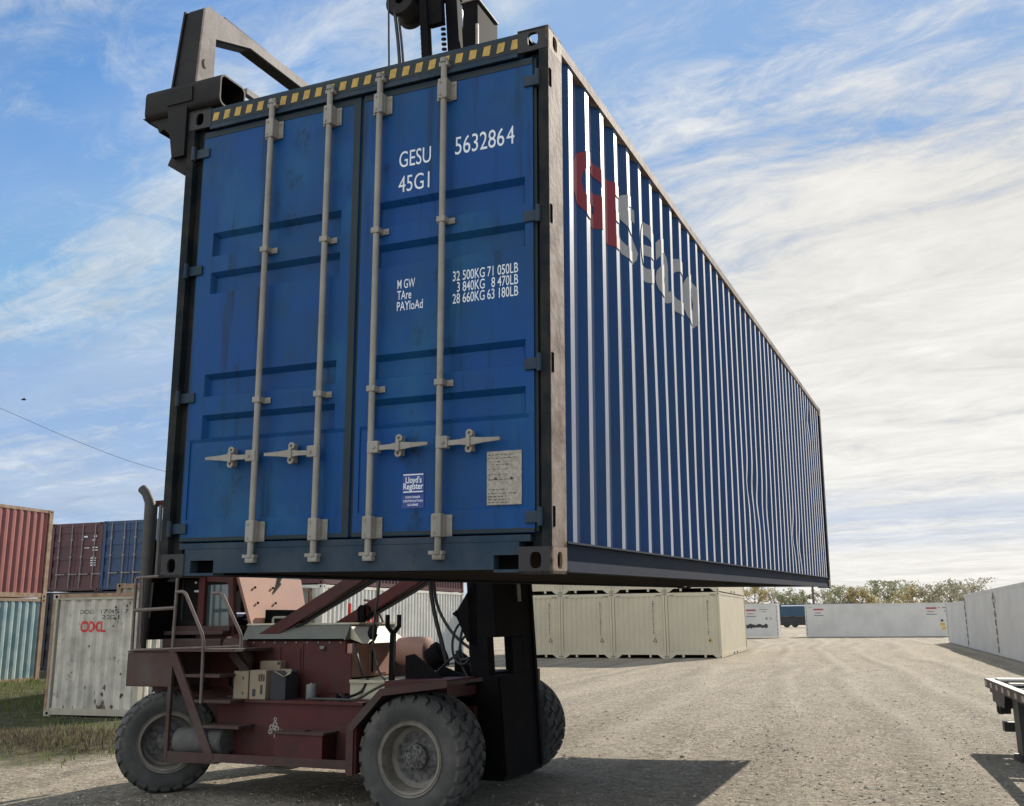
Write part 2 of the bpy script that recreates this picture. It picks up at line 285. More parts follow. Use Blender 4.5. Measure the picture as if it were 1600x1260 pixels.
# ------------------------------------------------------------------ mesh helpers
class MB:
    """collects shapes and links them as ONE mesh object"""
    def __init__(s):
        s.v = []; s.f = []; s.mi = []
        s.cur = 0
    def add(s, vs, fs):
        o = len(s.v)
        s.v += [tuple(v) for v in vs]
        for f in fs:
            s.f.append([i + o for i in f]); s.mi.append(s.cur)
        return s
    def box(s, x0, x1, y0, y1, z0, z1, b=0.0):
        if b:
            return s.bev(x0, x1, y0, y1, z0, z1, b)
        vs = [(x, y, z) for z in (z0, z1) for y in (y0, y1) for x in (x0, x1)]
        return s.add(vs, [(0, 2, 3, 1), (4, 5, 7, 6), (0, 1, 5, 4), (2, 6, 7, 3), (0, 4, 6, 2), (1, 3, 7, 5)])
    def bev(s, x0, x1, y0, y1, z0, z1, b):
        bm = bmesh.new(); bmesh.ops.create_cube(bm, size=1)
        for v in bm.verts:
            v.co = Vector((x0 + (v.co.x + .5) * (x1 - x0), y0 + (v.co.y + .5) * (y1 - y0), z0 + (v.co.z + .5) * (z1 - z0)))
        bmesh.ops.bevel(bm, geom=bm.edges[:], offset=b, segments=2, affect='EDGES', profile=0.5)
        return s.bm(bm)
    def bm(s, bm):
        bm.verts.index_update()
        s.add([v.co[:] for v in bm.verts], [[v.index for v in f.verts] for f in bm.faces]); bm.free()
        return s
    def prism(s, poly, axis, a0, a1):
        """polygon in the two other axes (cyclic order), extruded along axis"""
        n = len(poly); vs = []
        for a in (a0, a1):
            for p, q in poly:
                vs.append({'x': (a, p, q), 'y': (p, a, q), 'z': (p, q, a)}[axis])
        fs = [list(range(n))[::-1], list(range(n, 2 * n))] + [(i, (i + 1) % n, n + (i + 1) % n, n + i) for i in range(n)]
        return s.add(vs, fs)
    def beam(s, p0, p1, w, h, up=(0, 0, 1)):
        p0 = Vector(p0); p1 = Vector(p1); d = (p1 - p0).normalized()
        u = Vector(up)
        if abs(d.dot(u)) > .98: u = Vector((1, 0, 0))
        a = d.cross(u).normalized(); b = a.cross(d).normalized()
        vs = [p + a * (sx * w / 2) + b * (sz * h / 2) for p in (p0, p1) for sx, sz in ((-1, -1), (1, -1), (1, 1), (-1, 1))]
        return s.add(vs, [(3, 2, 1, 0), (4, 5, 6, 7), (0, 1, 5, 4), (1, 2, 6, 5), (2, 3, 7, 6), (3, 0, 4, 7)])
    def tube(s, pts, r, n=8, caps=True, smooth=True):
        pts = [Vector(p) for p in pts]; rings = []
        prev = None
        rr = r if isinstance(r, (list, tuple)) else [r] * len(pts)
        for i, p in enumerate(pts):
            d = (pts[min(i + 1, len(pts) - 1)] - pts[max(i - 1, 0)]).normalized()
            if prev is None:
                u = Vector((0, 0, 1)) if abs(d.z) < .9 else Vector((1, 0, 0))
                a = d.cross(u).normalized()
            else:
                a = (prev - d * prev.dot(d)).normalized()
            prev = a; b = d.cross(a)
            rings.append([p + (a * math.cos(t) + b * math.sin(t)) * rr[i] for t in (2 * PI * k / n for k in range(n))])
        vs = [v for rg in rings for v in rg]; fs = []
        for i in range(len(pts) - 1):
            for k in range(n):
                fs.append((i * n + k, i * n + (k + 1) % n, (i + 1) * n + (k + 1) % n, (i + 1) * n + k))
        if caps:
            fs.append(list(range(n))[::-1]); fs.append([(len(pts) - 1) * n + k for k in range(n)])
        return s.add(vs, fs)
    def cyl(s, p0, p1, r, n=16, r1=None):
        return s.tube([p0, p1], [r, r if r1 is None else r1], n)
    def lathe(s, prof, axis_o, axis_d, n=32, closed=False):
        """profile of (radius, distance along the axis)"""
        o = Vector(axis_o); d = Vector(axis_d).normalized()
        u = Vector((0, 0, 1)) if abs(d.z) < .9 else Vector((1, 0, 0))
        a = d.cross(u).normalized(); b = d.cross(a)
        vs = []; m = len(prof)
        for k in range(n):
            t = 2 * PI * k / n; e = a * math.cos(t) + b * math.sin(t)
            for r, h in prof: vs.append(o + e * r + d * h)
        fs = []
        for k in range(n):
            for i in range(m if closed else m - 1):
                j = (i + 1) % m
                fs.append((k * m + i, k * m + j, ((k + 1) % n) * m + j, ((k + 1) % n) * m + i))
        return s.add(vs, fs)
    def holed(s, o, ux, uy, nrm, w, h, t, cx, cy, rx, ry, n=24):
        """flat plate w x h of thickness t with an oval hole"""
        o = Vector(o); ux = Vector(ux); uy = Vector(uy); nrm = Vector(nrm)
        outer = []; inner = []
        for k in range(n):
            a = 2 * PI * k / n; c, q = math.cos(a), math.sin(a)
            inner.append((cx + rx * math.copysign(abs(c) ** .7, c), cy + ry * math.copysign(abs(q) ** .7, q)))
            tx = ((w - cx) if c > 0 else cx) / max(abs(c), 1e-6); ty = ((h - cy) if q > 0 else cy) / max(abs(q), 1e-6)
            m = min(tx, ty); outer.append((cx + c * m, cy + q * m))
        # include the corners
        cor = [(w, h), (0, h), (0, 0), (w, 0)]
        for cr in cor:
            i = min(range(n), key=lambda k: (outer[k][0] - cr[0]) ** 2 + (outer[k][1] - cr[1]) ** 2); outer[i] = cr
        vs = []
        for z in (0, -t):
            vs += [o + ux * a + uy * b + nrm * z for a, b in outer] + [o + ux * a + uy * b + nrm * z for a, b in inner]
        fs = []
        for k in range(n):
            j = (k + 1) % n
            fs.append((k, j, n + j, n + k)); fs.append((2 * n + j, 2 * n + k, 3 * n + k, 3 * n + j))
            fs.append((n + k, n + j, 3 * n + j, 3 * n + k)); fs.append((j, k, 2 * n + k, 2 * n + j))
        return s.add(vs, fs)
    def build(s, name, mats, parent=None, smooth=False, recalc=True):
        me = bpy.data.meshes.new(name)
        me.from_pydata(s.v, [], s.f)
        for m in (mats if isinstance(mats, (list, tuple)) else [mats]): me.materials.append(m)
        if any(s.mi): me.polygons.foreach_set('material_index', s.mi)
        if recalc:
            b = bmesh.new(); b.from_mesh(me); bmesh.ops.recalc_face_normals(b, faces=b.faces[:]); b.to_mesh(me); b.free()
        if smooth:
            me.polygons.foreach_set('use_smooth', [True] * len(me.polygons))
            try: me.set_sharp_from_angle(angle=R(smooth if smooth is not True else 35))
            except Exception: pass
        me.update()
        o = bpy.data.objects.new(name, me); COL.objects.link(o)
        if parent: o.parent = parent
        return o


def tag(o, label=None, cat=None, group=None, kind=None):
    for k, v in (('label', label), ('category', cat), ('group', group), ('kind', kind)):
        if v: o[k] = v
    return o


def empty(name, label, cat, loc=(0, 0, 0), rot=(0, 0, 0), group=None, matrix=None):
    o = bpy.data.objects.new(name, None); COL.objects.link(o)
    o.empty_display_size = 0.3
    if matrix is not None: o.matrix_world = matrix
    else:
        o.location = loc; o.rotation_euler = rot
    return tag(o, label, cat, group)


def text_polys(txt, h, w=None, bold=0.0, spacing=1.0, fit=False):
    """triangulated outline of a line of text: list of verts (x,z) scaled to height h (capitals) and width w, and faces"""
    cu = bpy.data.curves.new('lettering', 'FONT'); cu.body = txt; cu.fill_mode = 'FRONT'; cu.offset = bold; cu.space_character = spacing; cu.resolution_u = 4
    ob = bpy.data.objects.new('lettering', cu); COL.objects.link(ob)
    dg = bpy.context.evaluated_depsgraph_get()
    me = bpy.data.meshes.new_from_object(ob.evaluated_get(dg))
    vs = [(v.co.x, v.co.y) for v in me.vertices]; fs = [list(p.vertices) for p in me.polygons]
    bpy.data.objects.remove(ob); bpy.data.meshes.remove(me); bpy.data.curves.remove(cu)
    if not vs: return [], []
    x0 = min(v[0] for v in vs); x1 = max(v[0] for v in vs)
    z0 = min(v[1] for v in vs) if fit else 0.0; z1 = max(v[1] for v in vs)
    cap = (z1 - z0) if fit else 0.645
    sy = h / cap; sx = (w / (x1 - x0)) if w else sy
    return [((x - x0) * sx, (y - z0) * sy) for x, y in vs], fs


def text_on(mb, txt, x, z, h, w, fn, bold=0.0, spacing=1.0):
    vs, fs = text_polys(txt, h, w, bold, spacing)
    mb.add([fn(x + a, z + b) for a, b in vs], fs)


# ------------------------------------------------------------------ yard frame
PSI = R(18.684)
VA = Vector((math.cos(PSI), -math.sin(PSI), 0)); UA = Vector((math.sin(PSI), math.cos(PSI), 0))
def yard(a, b, z=0.0):
    return VA * a + UA * b + Vector((0, 0, z))
def to_yard(x, y):
    return x * VA.x + y * VA.y, x * UA.x + y * UA.y

def smooth(x, a, b):
    t = max(0, min(1, (x - a) / (b - a))); return t * t * (3 - 2 * t)

def ground_h(x, y):
    """gentle unevenness of the yard"""
    d = math.hypot(x + 10.3, y - 22.5)
    h = -0.21 * (1 - smooth(d, 3.0, 8.5))
    h += 0.012 * math.sin(x * 0.9 + y * 0.35) * math.sin(y * 0.7 - x * 0.2)
    h -= 0.06 * (1 - smooth(math.hypot(x + 1.9, y - 11.4), 3.2, 6.5))
    # mound of dead growth by the white container
    d2 = math.hypot((x + 6.9) / 1.7, (y - 15.3) / 1.0)
    h += 0.16 * max(0, 1 - d2 * d2) if d2 < 1 else 0
    return h

# ------------------------------------------------------------------ ground
def build_ground():
    def axis(lo, hi, step, far):
        a = [lo + i * step for i in range(int((hi - lo) / step) + 1)]
        d = step; p = a[-1]; up = []
        while p < far: d *= 1.35; p += d; up.append(p)
        d = step; p = a[0]; dn = []
        while p > -far: d *= 1.35; p -= d; dn.append(p)
        return dn[::-1] + a + up
    xs = axis(-26, 22, 0.5, 4000); ys = axis(3, 46, 0.5, 4000)
    nx = len(xs)
    vs = [(x, y, ground_h(x, y)) for y in ys for x in xs]
    fs = [(j * nx + i, j * nx + i + 1, (j + 1) * nx + i + 1, (j + 1) * nx + i) for j in range(len(ys) - 1) for i in range(nx - 1)]
    me = bpy.data.meshes.new('ground'); me.from_pydata(vs, [], fs)
    me.polygons.foreach_set('use_smooth', [True] * len(fs))
    m = bpy.data.materials.new('gravel'); m.use_nodes = True
    nt = m.node_tree; N = nt.nodes; L = nt.links; p = N['Principled BSDF']; p.inputs['Roughness'].default_value = 0.9; p.inputs['Specular IOR Level'].default_value = 0.2
    tc = N.new('ShaderNodeTexCoord')
    def mapping(sc=(1, 1, 1), rot=0):
        r0 = N.new('ShaderNodeMapping'); r0.inputs['Rotation'].default_value = (0, 0, rot); L.new(tc.outputs['Object'], r0.inputs[0])
        mp = N.new('ShaderNodeMapping'); mp.inputs['Scale'].default_value = sc
        L.new(r0.outputs[0], mp.inputs[0]); return mp.outputs[0]
    def noise(vec, s, d=6, r=.6):
        n = N.new('ShaderNodeTexNoise'); n.inputs['Scale'].default_value = s; n.inputs['Detail'].default_value = d; n.inputs['Roughness'].default_value = r
        L.new(vec, n.inputs['Vector']); return n.outputs['Fac']
    def rng(x, a, b, c=0., d=1.):
        n = N.new('ShaderNodeMapRange'); n.interpolation_type = 'SMOOTHSTEP'; L.new(x, n.inputs[0])
        n.inputs[1].default_value = a; n.inputs[2].default_value = b; n.inputs[3].default_value = c; n.inputs[4].default_value = d; return n.outputs[0]
    def mix(f, a, b, mode='MIX'):
        n = N.new('ShaderNodeMix'); n.data_type = 'RGBA'; n.blend_type = mode
        if hasattr(f, 'links'): L.new(f, n.inputs[0])
        else: n.inputs[0].default_value = f
        for i, x in ((6, a), (7, b)):
            if hasattr(x, 'links'): L.new(x, n.inputs[i])
            else: n.inputs[i].default_value = (*x, 1)
        return n.outputs[2]
    def mth(op, a, b):
        n = N.new('ShaderNodeMath'); n.operation = op
        for i, x in enumerate((a, b)):
            if hasattr(x, 'links'): L.new(x, n.inputs[i])
            else: n.inputs[i].default_value = x
        return n.outputs[0]
    iso = mapping()
    vor = N.new('ShaderNodeTexVoronoi'); vor.inputs['Scale'].default_value = 26; L.new(iso, vor.inputs['Vector'])
    vor2 = N.new('ShaderNodeTexVoronoi'); vor2.inputs['Scale'].default_value = 60; L.new(iso, vor2.inputs['Vector'])
    stone = N.new('ShaderNodeSeparateColor'); L.new(vor.outputs['Color'], stone.inputs[0])
    c = mix(rng(noise(iso, 0.35, 6), .35, .68), (0.43, 0.36, 0.265), (0.34, 0.285, 0.21))
    tracks = noise(mapping((1.3, 0.06, 1), R(22)), 1.0, 7, .62)
    c = mix(rng(tracks, .46, .66, 0, .75), c, (0.53, 0.455, 0.35))
    tr2 = noise(mapping((2.4, 0.10, 1), R(30)), 1.0, 6, .6)
    c = mix(rng(tr2, .55, .70, 0, .55), c, (0.27, 0.225, 0.165))
    c = mix(rng(noise(iso, 0.9, 8, .65), .48, .66, 0, .55), c, (0.27, 0.225, 0.165))
    c = mix(rng(noise(iso, 3.4, 8, .7), .48, .70, 0, .6), c, (0.25, 0.21, 0.16))
    c = mix(rng(noise(iso, 8.0, 10, .8), .50, .60, 0, .80), c, (0.13, 0.11, 0.085))
    c = mix(rng(noise(mapping((1, 1, 1), 1.1), 10.0, 9, .8), .52, .62, 0, .85), c, (0.68, 0.62, 0.52))
    yc = N.new('ShaderNodeSeparateXYZ'); L.new(mapping((1, 1, 1), PSI), yc.inputs[0])
    wob = mth('ADD', yc.outputs[0], mth('MULTIPLY', noise(mapping((.10, .030, 1), PSI), 1.0, 2, .4), 7.0))
    wob = mth('ADD', wob, mth('MULTIPLY', yc.outputs[1], 0.05))
    ph = mth('SINE', mth('MULTIPLY', wob, 2.95), 0.0)
    patch = rng(noise(iso, .16, 4), .36, .52)
    rut = mth('MULTIPLY', rng(mth('ADD', ph, mth('MULTIPLY', noise(iso, 2.5, 8, .75), 1.9)), 1.15, 2.05), patch)
    c = mix(mth('MULTIPLY', rut, 0.45), c, (0.57, 0.50, 0.39))
    edge = mth('MULTIPLY', rng(mth('ADD', mth('SINE', mth('ADD', mth('MULTIPLY', wob, 2.95), 1.1), 0.0), mth('MULTIPLY', noise(iso, 3, 8, .75), 1.9)), 1.25, 2.0), patch)
    c = mix(mth('MULTIPLY', edge, 0.38), c, (0.17, 0.142, 0.105))
    c = mix(rng(stone.outputs[0], .0, 1., .0, .45), c, (0.24, 0.215, 0.175))
    c = mix(rng(noise(iso, 11, 6, .75), .54, .68, 0, .80), c, (0.10, 0.085, 0.065))
    c = mix(rng(stone.outputs[1], .82, .95, 0, .5), c, (0.62, 0.58, 0.50))
    # soil and turf at the left, edge of the yard
    att = N.new('ShaderNodeSeparateXYZ'); L.new(mapping((1, 1, 1), PSI), att.inputs[0])
    yb = rng(mth('ADD', att.outputs[1], mth('MULTIPLY', noise(iso, .8, 6), 2.4)), 11.2, 12.4)
    ya = rng(mth('ADD', att.outputs[0], mth('MULTIPLY', noise(iso, .7, 6), 2.4)), -8.2, -9.6)
    far = rng(att.outputs[1], 34, 30)
    soil = mth('MULTIPLY', mth('MULTIPLY', ya, yb), far)
    sc = mix(rng(noise(iso, 2.2, 8), .35, .65), (0.21, 0.18, 0.11), (0.08, 0.10, 0.04))
    sc = mix(rng(noise(iso, 14, 6), .45, .7, 0, .7), sc, (0.05, 0.042, 0.03))
    hsv = N.new('ShaderNodeHueSaturation'); hsv.inputs['Value'].default_value = 1.34; hsv.inputs['Saturation'].default_value = 1.08; L.new(c, hsv.inputs['Color']); c = hsv.outputs[0]
    c = mix(soil, c, sc)
    L.new(c, p.inputs['Base Color'])
    h = mth('ADD', mth('MULTIPLY', vor.outputs['Distance'], -0.9), mth('MULTIPLY', vor2.outputs['Distance'], -0.45))
    h = mth('ADD', h, mth('MULTIPLY', noise(iso, 4, 10, .78), 5.0))
    h = mth('ADD', h, mth('MULTIPLY', tracks, 2.5)); h = mth('ADD', h, mth('MULTIPLY', rut, -1.2)); h = mth('ADD', h, mth('MULTIPLY', edge, 0.8))
    b = N.new('ShaderNodeBump'); b.inputs['Strength'].default_value = 1.0; b.inputs['Distance'].default_value = 0.065
    L.new(h, b.inputs['Height']); L.new(b.outputs[0], p.inputs['Normal'])
    me.materials.append(m)
    o = bpy.data.objects.new('ground', me); COL.objects.link(o)
    tag(o, kind='structure')


build_ground()

# ------------------------------------------------------------------ containers
def corr_breaks(y0, y1, first, scale=1.0, depth=0.036, flat=0.095):
    """(s, depth) along a corrugated sheet whose first outer flat starts at first"""
    pts = [(y0, depth)]
    s = first - 0.068 * scale
    if s > y0: pts.append((s, depth))
    s = first
    while s < y1 - 0.02:
        for dd, w in ((0, flat), (0, 0.068), (depth, 0.143 - flat), (depth, 0.068)):
            if s < y1: pts.append((s, dd))
            s += w * scale
    pts.append((y1, depth))
    out = []
    for q in pts:
        if not out or q[0] > out[-1][0] + 1e-4: out.append(q)
    return out

def corr_wall(mb, brk, z0, z1, fn, nz=1, dent=None):
    """fn(s, depth, z) -> point"""
    n = len(brk); vs = []
    for k in range(nz + 1):
        z = z0 + (z1 - z0) * k / nz
        for s, d in brk:
            vs.append(fn(s, d + (dent(s, z) if dent else 0), z))
    fs = [(k * n + i, k * n + i + 1, (k + 1) * n + i + 1, (k + 1) * n + i) for k in range(nz) for i in range(n - 1)]
    mb.add(vs, fs)


def yard_box(label, cat, a, b, z, W, Ln, H, walls, frame, group=None, rot=-PSI, near='corr', far='corr', pitch=1.0, sides='corr', name='shipping_container', open_ends=False):
    """a standard container: frame of posts and rails with castings, corrugated side and end walls, roof.
    local x from -W to 0, y from 0 to Ln, z from 0 to H"""
    o = empty(name, label, cat, yard(a, b, z), (0, 0, rot), group)
    fr = MB()
    for x in (-W, -0.13):
        for y in (0, Ln - 0.15):
            fr.box(x, x + 0.13, y, y + 0.15, 0.12, H - 0.12)
    for x0, x1 in ((-W + .012, -W + .10), (-.10, -.012)):
        fr.box(x0, x1, 0.15, Ln - 0.15, 0.02, 0.16); fr.box(x0, x1, 0.15, Ln - 0.15, H - 0.10, H - 0.005)
    for y0, y1 in ((.012, .12), (Ln - .12, Ln - .012)):
        fr.box(-W + .13, -.13, y0, y1, 0.03, 0.17); fr.box(-W + .13, -.13, y0, y1, H - 0.13, H - 0.008)
    fr.build('frame', frame, o)
    cs = MB()
    for x in (-W - .003, -0.175):
        for y in (-.003, Ln - 0.175):
            for zz in (0, H - 0.118):
                cs.box(x, x + 0.178, y, y + 0.178, zz, zz + 0.118)
                for q in (0, 1):
                    pass
    cs.build('corner_castings', frame, o)
    hl = MB()
    for x in (-W + .09, -.09):
        for zz in (.06, H - .06):
            hl.cyl((x, -.006, zz), (x, .0, zz), .035, 10)
    for y in (.09, Ln - .09):
        for zz in (.06, H - .06):
            hl.cyl((-.0, y, zz), (.006, y, zz), .03, 10); hl.cyl((-W - .006, y, zz), (-W, y, zz), .03, 10)
    hl.build('casting_holes', M['dark_void'], o)
    for sgn, x in ((1, -.02), (-1, -W + .02)):
        w = MB()
        if sides == 'corr':
            corr_wall(w, corr_breaks(.15, Ln - .15, .24, pitch), .16, H - .10, lambda s, d, zz: (x - sgn * d, s, zz))
        else:
            w.box(min(x, x - sgn * .02), max(x, x - sgn * .02), .15, Ln - .15, .16, H - .10)
        w.build('side_wall', walls, o)
    for sgn, y, kind in ((-1, .03, near), (1, Ln - .03, far)):
        if kind == 'door': continue
        w = MB()
        corr_wall(w, corr_breaks(-W + .13, -.13, -W + .19, 1.0, .048), .17, H - .13, lambda s, d, zz: (s, y - sgn * d, zz))
        w.build('end_wall', walls, o)
    rf = MB(); rf.box(-W + .10, -.10, .12, Ln - .12, H - .06, H - .03); rf.build('roof', walls, o)
    fl = MB(); fl.box(-W + .10, -.10, .12, Ln - .12, .10, .15); fl.build('floor', M['underside'], o)
    return o


def simple_doors(o, W, H, m, bar, marks=(), patch=None):
    """two door leaves with four lock rods at the near end (y = 0)"""
    for k, (x0, x1) in enumerate(((-W + .13, -W / 2 - .01), (-W / 2 + .01, -.13))):
        d = MB()
        zz = .17
        step = (H - .30) / 9
        for i in range(9):
            y = .03 if i % 2 == 0 else .055
            d.box(x0, x1, y, .09, zz, zz + step); zz += step
        dr = d.build('door', m, o)
        for xr in (x0 + .27, x1 - .22):
            b = MB(); b.cyl((xr, .005, .1), (xr, .005, H - .06), .022, 8)
            for q in (.25, .5, .75): b.box(xr - .05, xr + .05, -.01, .03, H * q - .03, H * q + .03)
            b.build('lock_rod', bar, dr)
            hd = MB(); hd.box(xr, xr + .38, -.008, .02, .62, .66); hd.build('handle', bar, dr)
        for (mx0, mx1, mz0, mz1) in marks:
            if x0 < mx0 < x1:
                q = MB(); q.box(mx0, mx1, .024, .0295, mz0, mz1); q.build('lettering', M['white_paint'], dr)
    return o


# --- hero container -----------------------------------------------------------
W, LN, HH = 2.438, 12.192, 2.896
CROT = Matrix.Rotation(R(-23.529), 4, 'Z') @ Matrix.Rotation(R(1.118), 4, 'X') @ Matrix.Rotation(R(1.042), 4, 'Y')
CMAT = Matrix.Translation((0.187, 4.774, 1.945)) @ CROT


def hero():
    o = empty('shipping_container', 'large blue high-cube shipping container hoisted in the air, white numbers on its doors', 'container', matrix=CMAT)
    # corner castings, each with real oval openings
    for ix, x in enumerate((-W, -0.178)):
        for iy, y in enumerate((0, LN - 0.20)):
            for iz, z in enumerate((0, HH - 0.13)):
                c = MB(); D = 0.20; hz = 0.13; wx = 0.178; t = 0.014
                sx = 1 if ix else -1; sy = -1 if iy == 0 else 1; sz = -1 if iz == 0 else 1
                xo = x + wx if ix else x
                yo = y if iy == 0 else y + D
                c.holed((x, yo, z), (1, 0, 0), (0, 0, 1), (0, sy, 0), wx, hz, t, wx * .5, hz * .5, .030, .040)
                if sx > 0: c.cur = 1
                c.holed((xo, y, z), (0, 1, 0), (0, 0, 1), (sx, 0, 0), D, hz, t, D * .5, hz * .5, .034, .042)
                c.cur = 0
                zo = z if iz == 0 else z + hz
                c.holed((x, y, zo), (1, 0, 0), (0, 1, 0), (0, 0, sz), wx, D, t, wx * .5, D * .5, .05, .06)
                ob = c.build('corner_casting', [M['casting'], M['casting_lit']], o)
    # posts
    for x, ym in ((-W, 0), (-.055, 0)):
        p = MB()
        if x < -1:
            p.box(-W, -W + .055, 0.002, .20, .13, HH - .13)
            p.box(-W + .055, -W + .12, .05, .20, .13, HH - .13)
            p.build('corner_post', M['post_front'], o)
        else:
            p.box(-.055, -.003, .002, .20, .13, HH - .13)
            p.box(-.12, -.055, .05, .20, .13, HH - .13)
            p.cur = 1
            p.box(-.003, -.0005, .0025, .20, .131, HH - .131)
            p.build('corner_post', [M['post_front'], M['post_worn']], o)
    for x0, x1 in ((-W, -W + .12), (-.12, 0)):
        p = MB(); p.box(x0, x1, LN - .15, LN - .002, .13, HH - .13); p.build('corner_post', M['post_front'], o)
    # side rails
    for sg, xo in ((1, 0), (-1, -W)):
        def X(d): return xo - sg * d
        b = MB()
        def bx(d0, d1, y0, y1, z0, z1): b.box(min(X(d0), X(d1)), max(X(d0), X(d1)), y0, y1, z0, z1)
        bx(.022, .030, .20, LN - .15, .022, .150)      # web
        bx(-.006, .060, .20, LN - .15, .152, .162)      # upper lip
        bx(-.006, .10, .20, LN - .15, .012, .022)   # bottom flange
        b.build('bottom_rail', M['rail_grey'], o)
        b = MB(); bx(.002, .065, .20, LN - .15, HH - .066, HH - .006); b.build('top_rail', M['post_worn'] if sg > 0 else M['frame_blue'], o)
    # corrugated sides
    brk = corr_breaks(.20, LN - .15, .33, 1.0, flat=0.062)
    rnd = random.Random(4)
    dents = [(5.5, .98, .20, .16, .022), (5.9, .85, .22, .18, .020), (6.4, .80, .2, .2, .016), (8.5, .62, .22, .2, .026), (9.0, .52, .2, .2, .022), (10.6, 2.45, .2, .16, .026), (2.0, 1.9, .4, .5, .004), (3.4, .7, .5, .6, .004)]
    def dent(s, z):
        return sum(a * math.exp(-((s - y) / wy) ** 2 - ((z - zc) / wz) ** 2) for y, zc, wy, wz, a in dents) + 0.003 * math.sin(s * 2.1 + z * 1.3)
    for sg, xo in ((1, -.012), (-1, -W + .012)):
        w = MB()
        corr_wall(w, brk, .162, HH - .066, lambda s, d, z: (xo - sg * d, s, z), nz=28, dent=dent if sg > 0 else None)
        w.build('side_wall', M['side_blue'], o)
    # painted name along the side, following the corrugations
    def profile(y):
        for (s0, d0), (s1, d1) in zip(brk[:-1], brk[1:]):
            if s0 <= y <= s1: return d0 + (d1 - d0) * (y - s0) / (s1 - s0)
        return .036
    def side_letters(items, m):
        bm = bmesh.new()
        for txt, y0, z0, h, w, bold in items:
            vs, fs = text_polys(txt, h, w, bold, fit=True)
            bv = [bm.verts.new((0, y0 + a, z0 + b)) for a, b in vs]
            for f in fs:
                try: bm.faces.new([bv[i] for i in f])
                except ValueError: pass
        for s, d in brk:
            bmesh.ops.bisect_plane(bm, geom=bm.verts[:] + bm.edges[:] + bm.faces[:], plane_co=(0, s, 0), plane_no=(0, 1, 0))
        for k in range(30):
            z = .162 + (HH - .228) * k / 28
            bmesh.ops.bisect_plane(bm, geom=bm.verts[:] + bm.edges[:] + bm.faces[:], plane_co=(0, 0, z), plane_no=(0, 0, 1))
        for v in bm.verts:
            v.co.x = -.012 - profile(v.co.y) - dent(v.co.y, v.co.z) + .004
        mb = MB(); mb.bm(bm)
        return mb.build('lettering', m, o)
    side_letters([('G', .46, 2.03, .43, .47, .03)], M['letter_red'])
    # the second red letter: a broad stem with three arms
    bm = bmesh.new()
    for (a0, a1, b0, b1) in ((.985, 1.165, 2.03, 2.46), (1.165, 1.26, 2.03, 2.11), (1.165, 1.26, 2.21, 2.28), (1.165, 1.26, 2.38, 2.46)):
        f = [bm.verts.new((0, a, b)) for a, b in ((a0, b0), (a1, b0), (a1, b1), (a0, b1))]; bm.faces.new(f)
    for s, d in brk:
        bmesh.ops.bisect_plane(bm, geom=bm.verts[:] + bm.edges[:] + bm.faces[:], plane_co=(0, s, 0), plane_no=(0, 1, 0))
    for k in range(30):
        bmesh.ops.bisect_plane(bm, geom=bm.verts[:] + bm.edges[:] + bm.faces[:], plane_co=(0, 0, .162 + (HH - .228) * k / 28), plane_no=(0, 0, 1))
    for v in bm.verts: v.co.x = -.012 - profile(v.co.y) - dent(v.co.y, v.co.z) + .004
    MB().bm(bm).build('lettering', M['letter_red'], o)
    for it in (('S', 1.33, 2.04, .46, .37, .015), ('e', 1.74, 2.04, .44, .38, .015), ('a', 2.22, 2.04, .45, .36, .02), ('c', 2.63, 2.04, .45, .34, .015), ('o', 3.03, 2.03, .45, .42, .02)):
        side_letters([it], M['letter_grey'])
    # roof, floor with cross members, front end
    r = MB(); r.box(-W + .065, -.065, .12, LN - .12, HH - .045, HH - .02); r.build('roof', M['frame_blue'], o)
    f = MB(); f.box(-W + .03, -.03, .14, LN - .14, .13, .148)
    for k in range(38):
        y = .35 + k * .308; f.box(-W + .03, -.03, y, y + .045, .03, .13)
    f.build('floor', M['underside'], o)
    e = MB(); corr_wall(e, corr_breaks(-W + .12, -.12, -W + .2), .15, HH - .13, lambda s, d, z: (s, LN - .02 - d, z)); e.box(-W + .178, -.178, LN - .1, LN - .004, .02, .15); e.box(-W + .178, -.178, LN - .1, LN - .004, HH - .13, HH - .01)
    e.build('end_wall', M['side_blue'], o)
    # door header with its warning stripes
    h = MB(); h.box(-W + .178, -.178, .004, .10, 2.755, HH - .012)
    h.box(-W + .178, -.178, -.004, .004, 2.745, 2.765)
    hd = h.build('door_header', M['frame_blue'], o)
    s = MB()
    x = -W + .19; rr = random.Random(2)
    while x < -.21:
        s.prism([(x, 2.796 + rr.uniform(-.003, .003)), (x + .043, 2.796 + rr.uniform(-.003, .004)), (x + .053, 2.852 + rr.uniform(-.004, .003)), (x + .011, 2.852)], 'y', .0006, .0024)
        x += .0845
    s.build('hazard_stripe', M['stripe_yellow'], hd)
    s = MB(); s.box(-W + .182, -.182, .0026, .0038, 2.780, 2.868); s.build('hazard_band', M['gasket'], hd)
    # sill with the two lifting pockets
    s = MB()
    s.box(-2.05, -.315, .006, .10, .022, .155)
    for x0, x1 in ((-2.26, -2.05), (-.315, -.178)):
        s.box(x0, x1, .006, .10, .092, .155); s.box(x0, x1, .006, .10, .008, .022)
    s.box(-2.26, -2.215, .006, .10, .022, .092)
    s.box(-W + .13, -.12, .012, .06, .157, .19)
    sl = s.build('door_sill', M['frame_blue'], o)
    for x0, x1 in ((-2.26, -2.05), (-.315, -.17)):
        k = MB(); k.box(x0, x1, .07, .11, .015, .10); k.build('sill_pocket', M['dark_void'], sl)
    # doors
    Y0 = .022
    rows = [(.793, .935), (1.045, 1.18), (1.675, 1.810), (1.912, 2.062)]
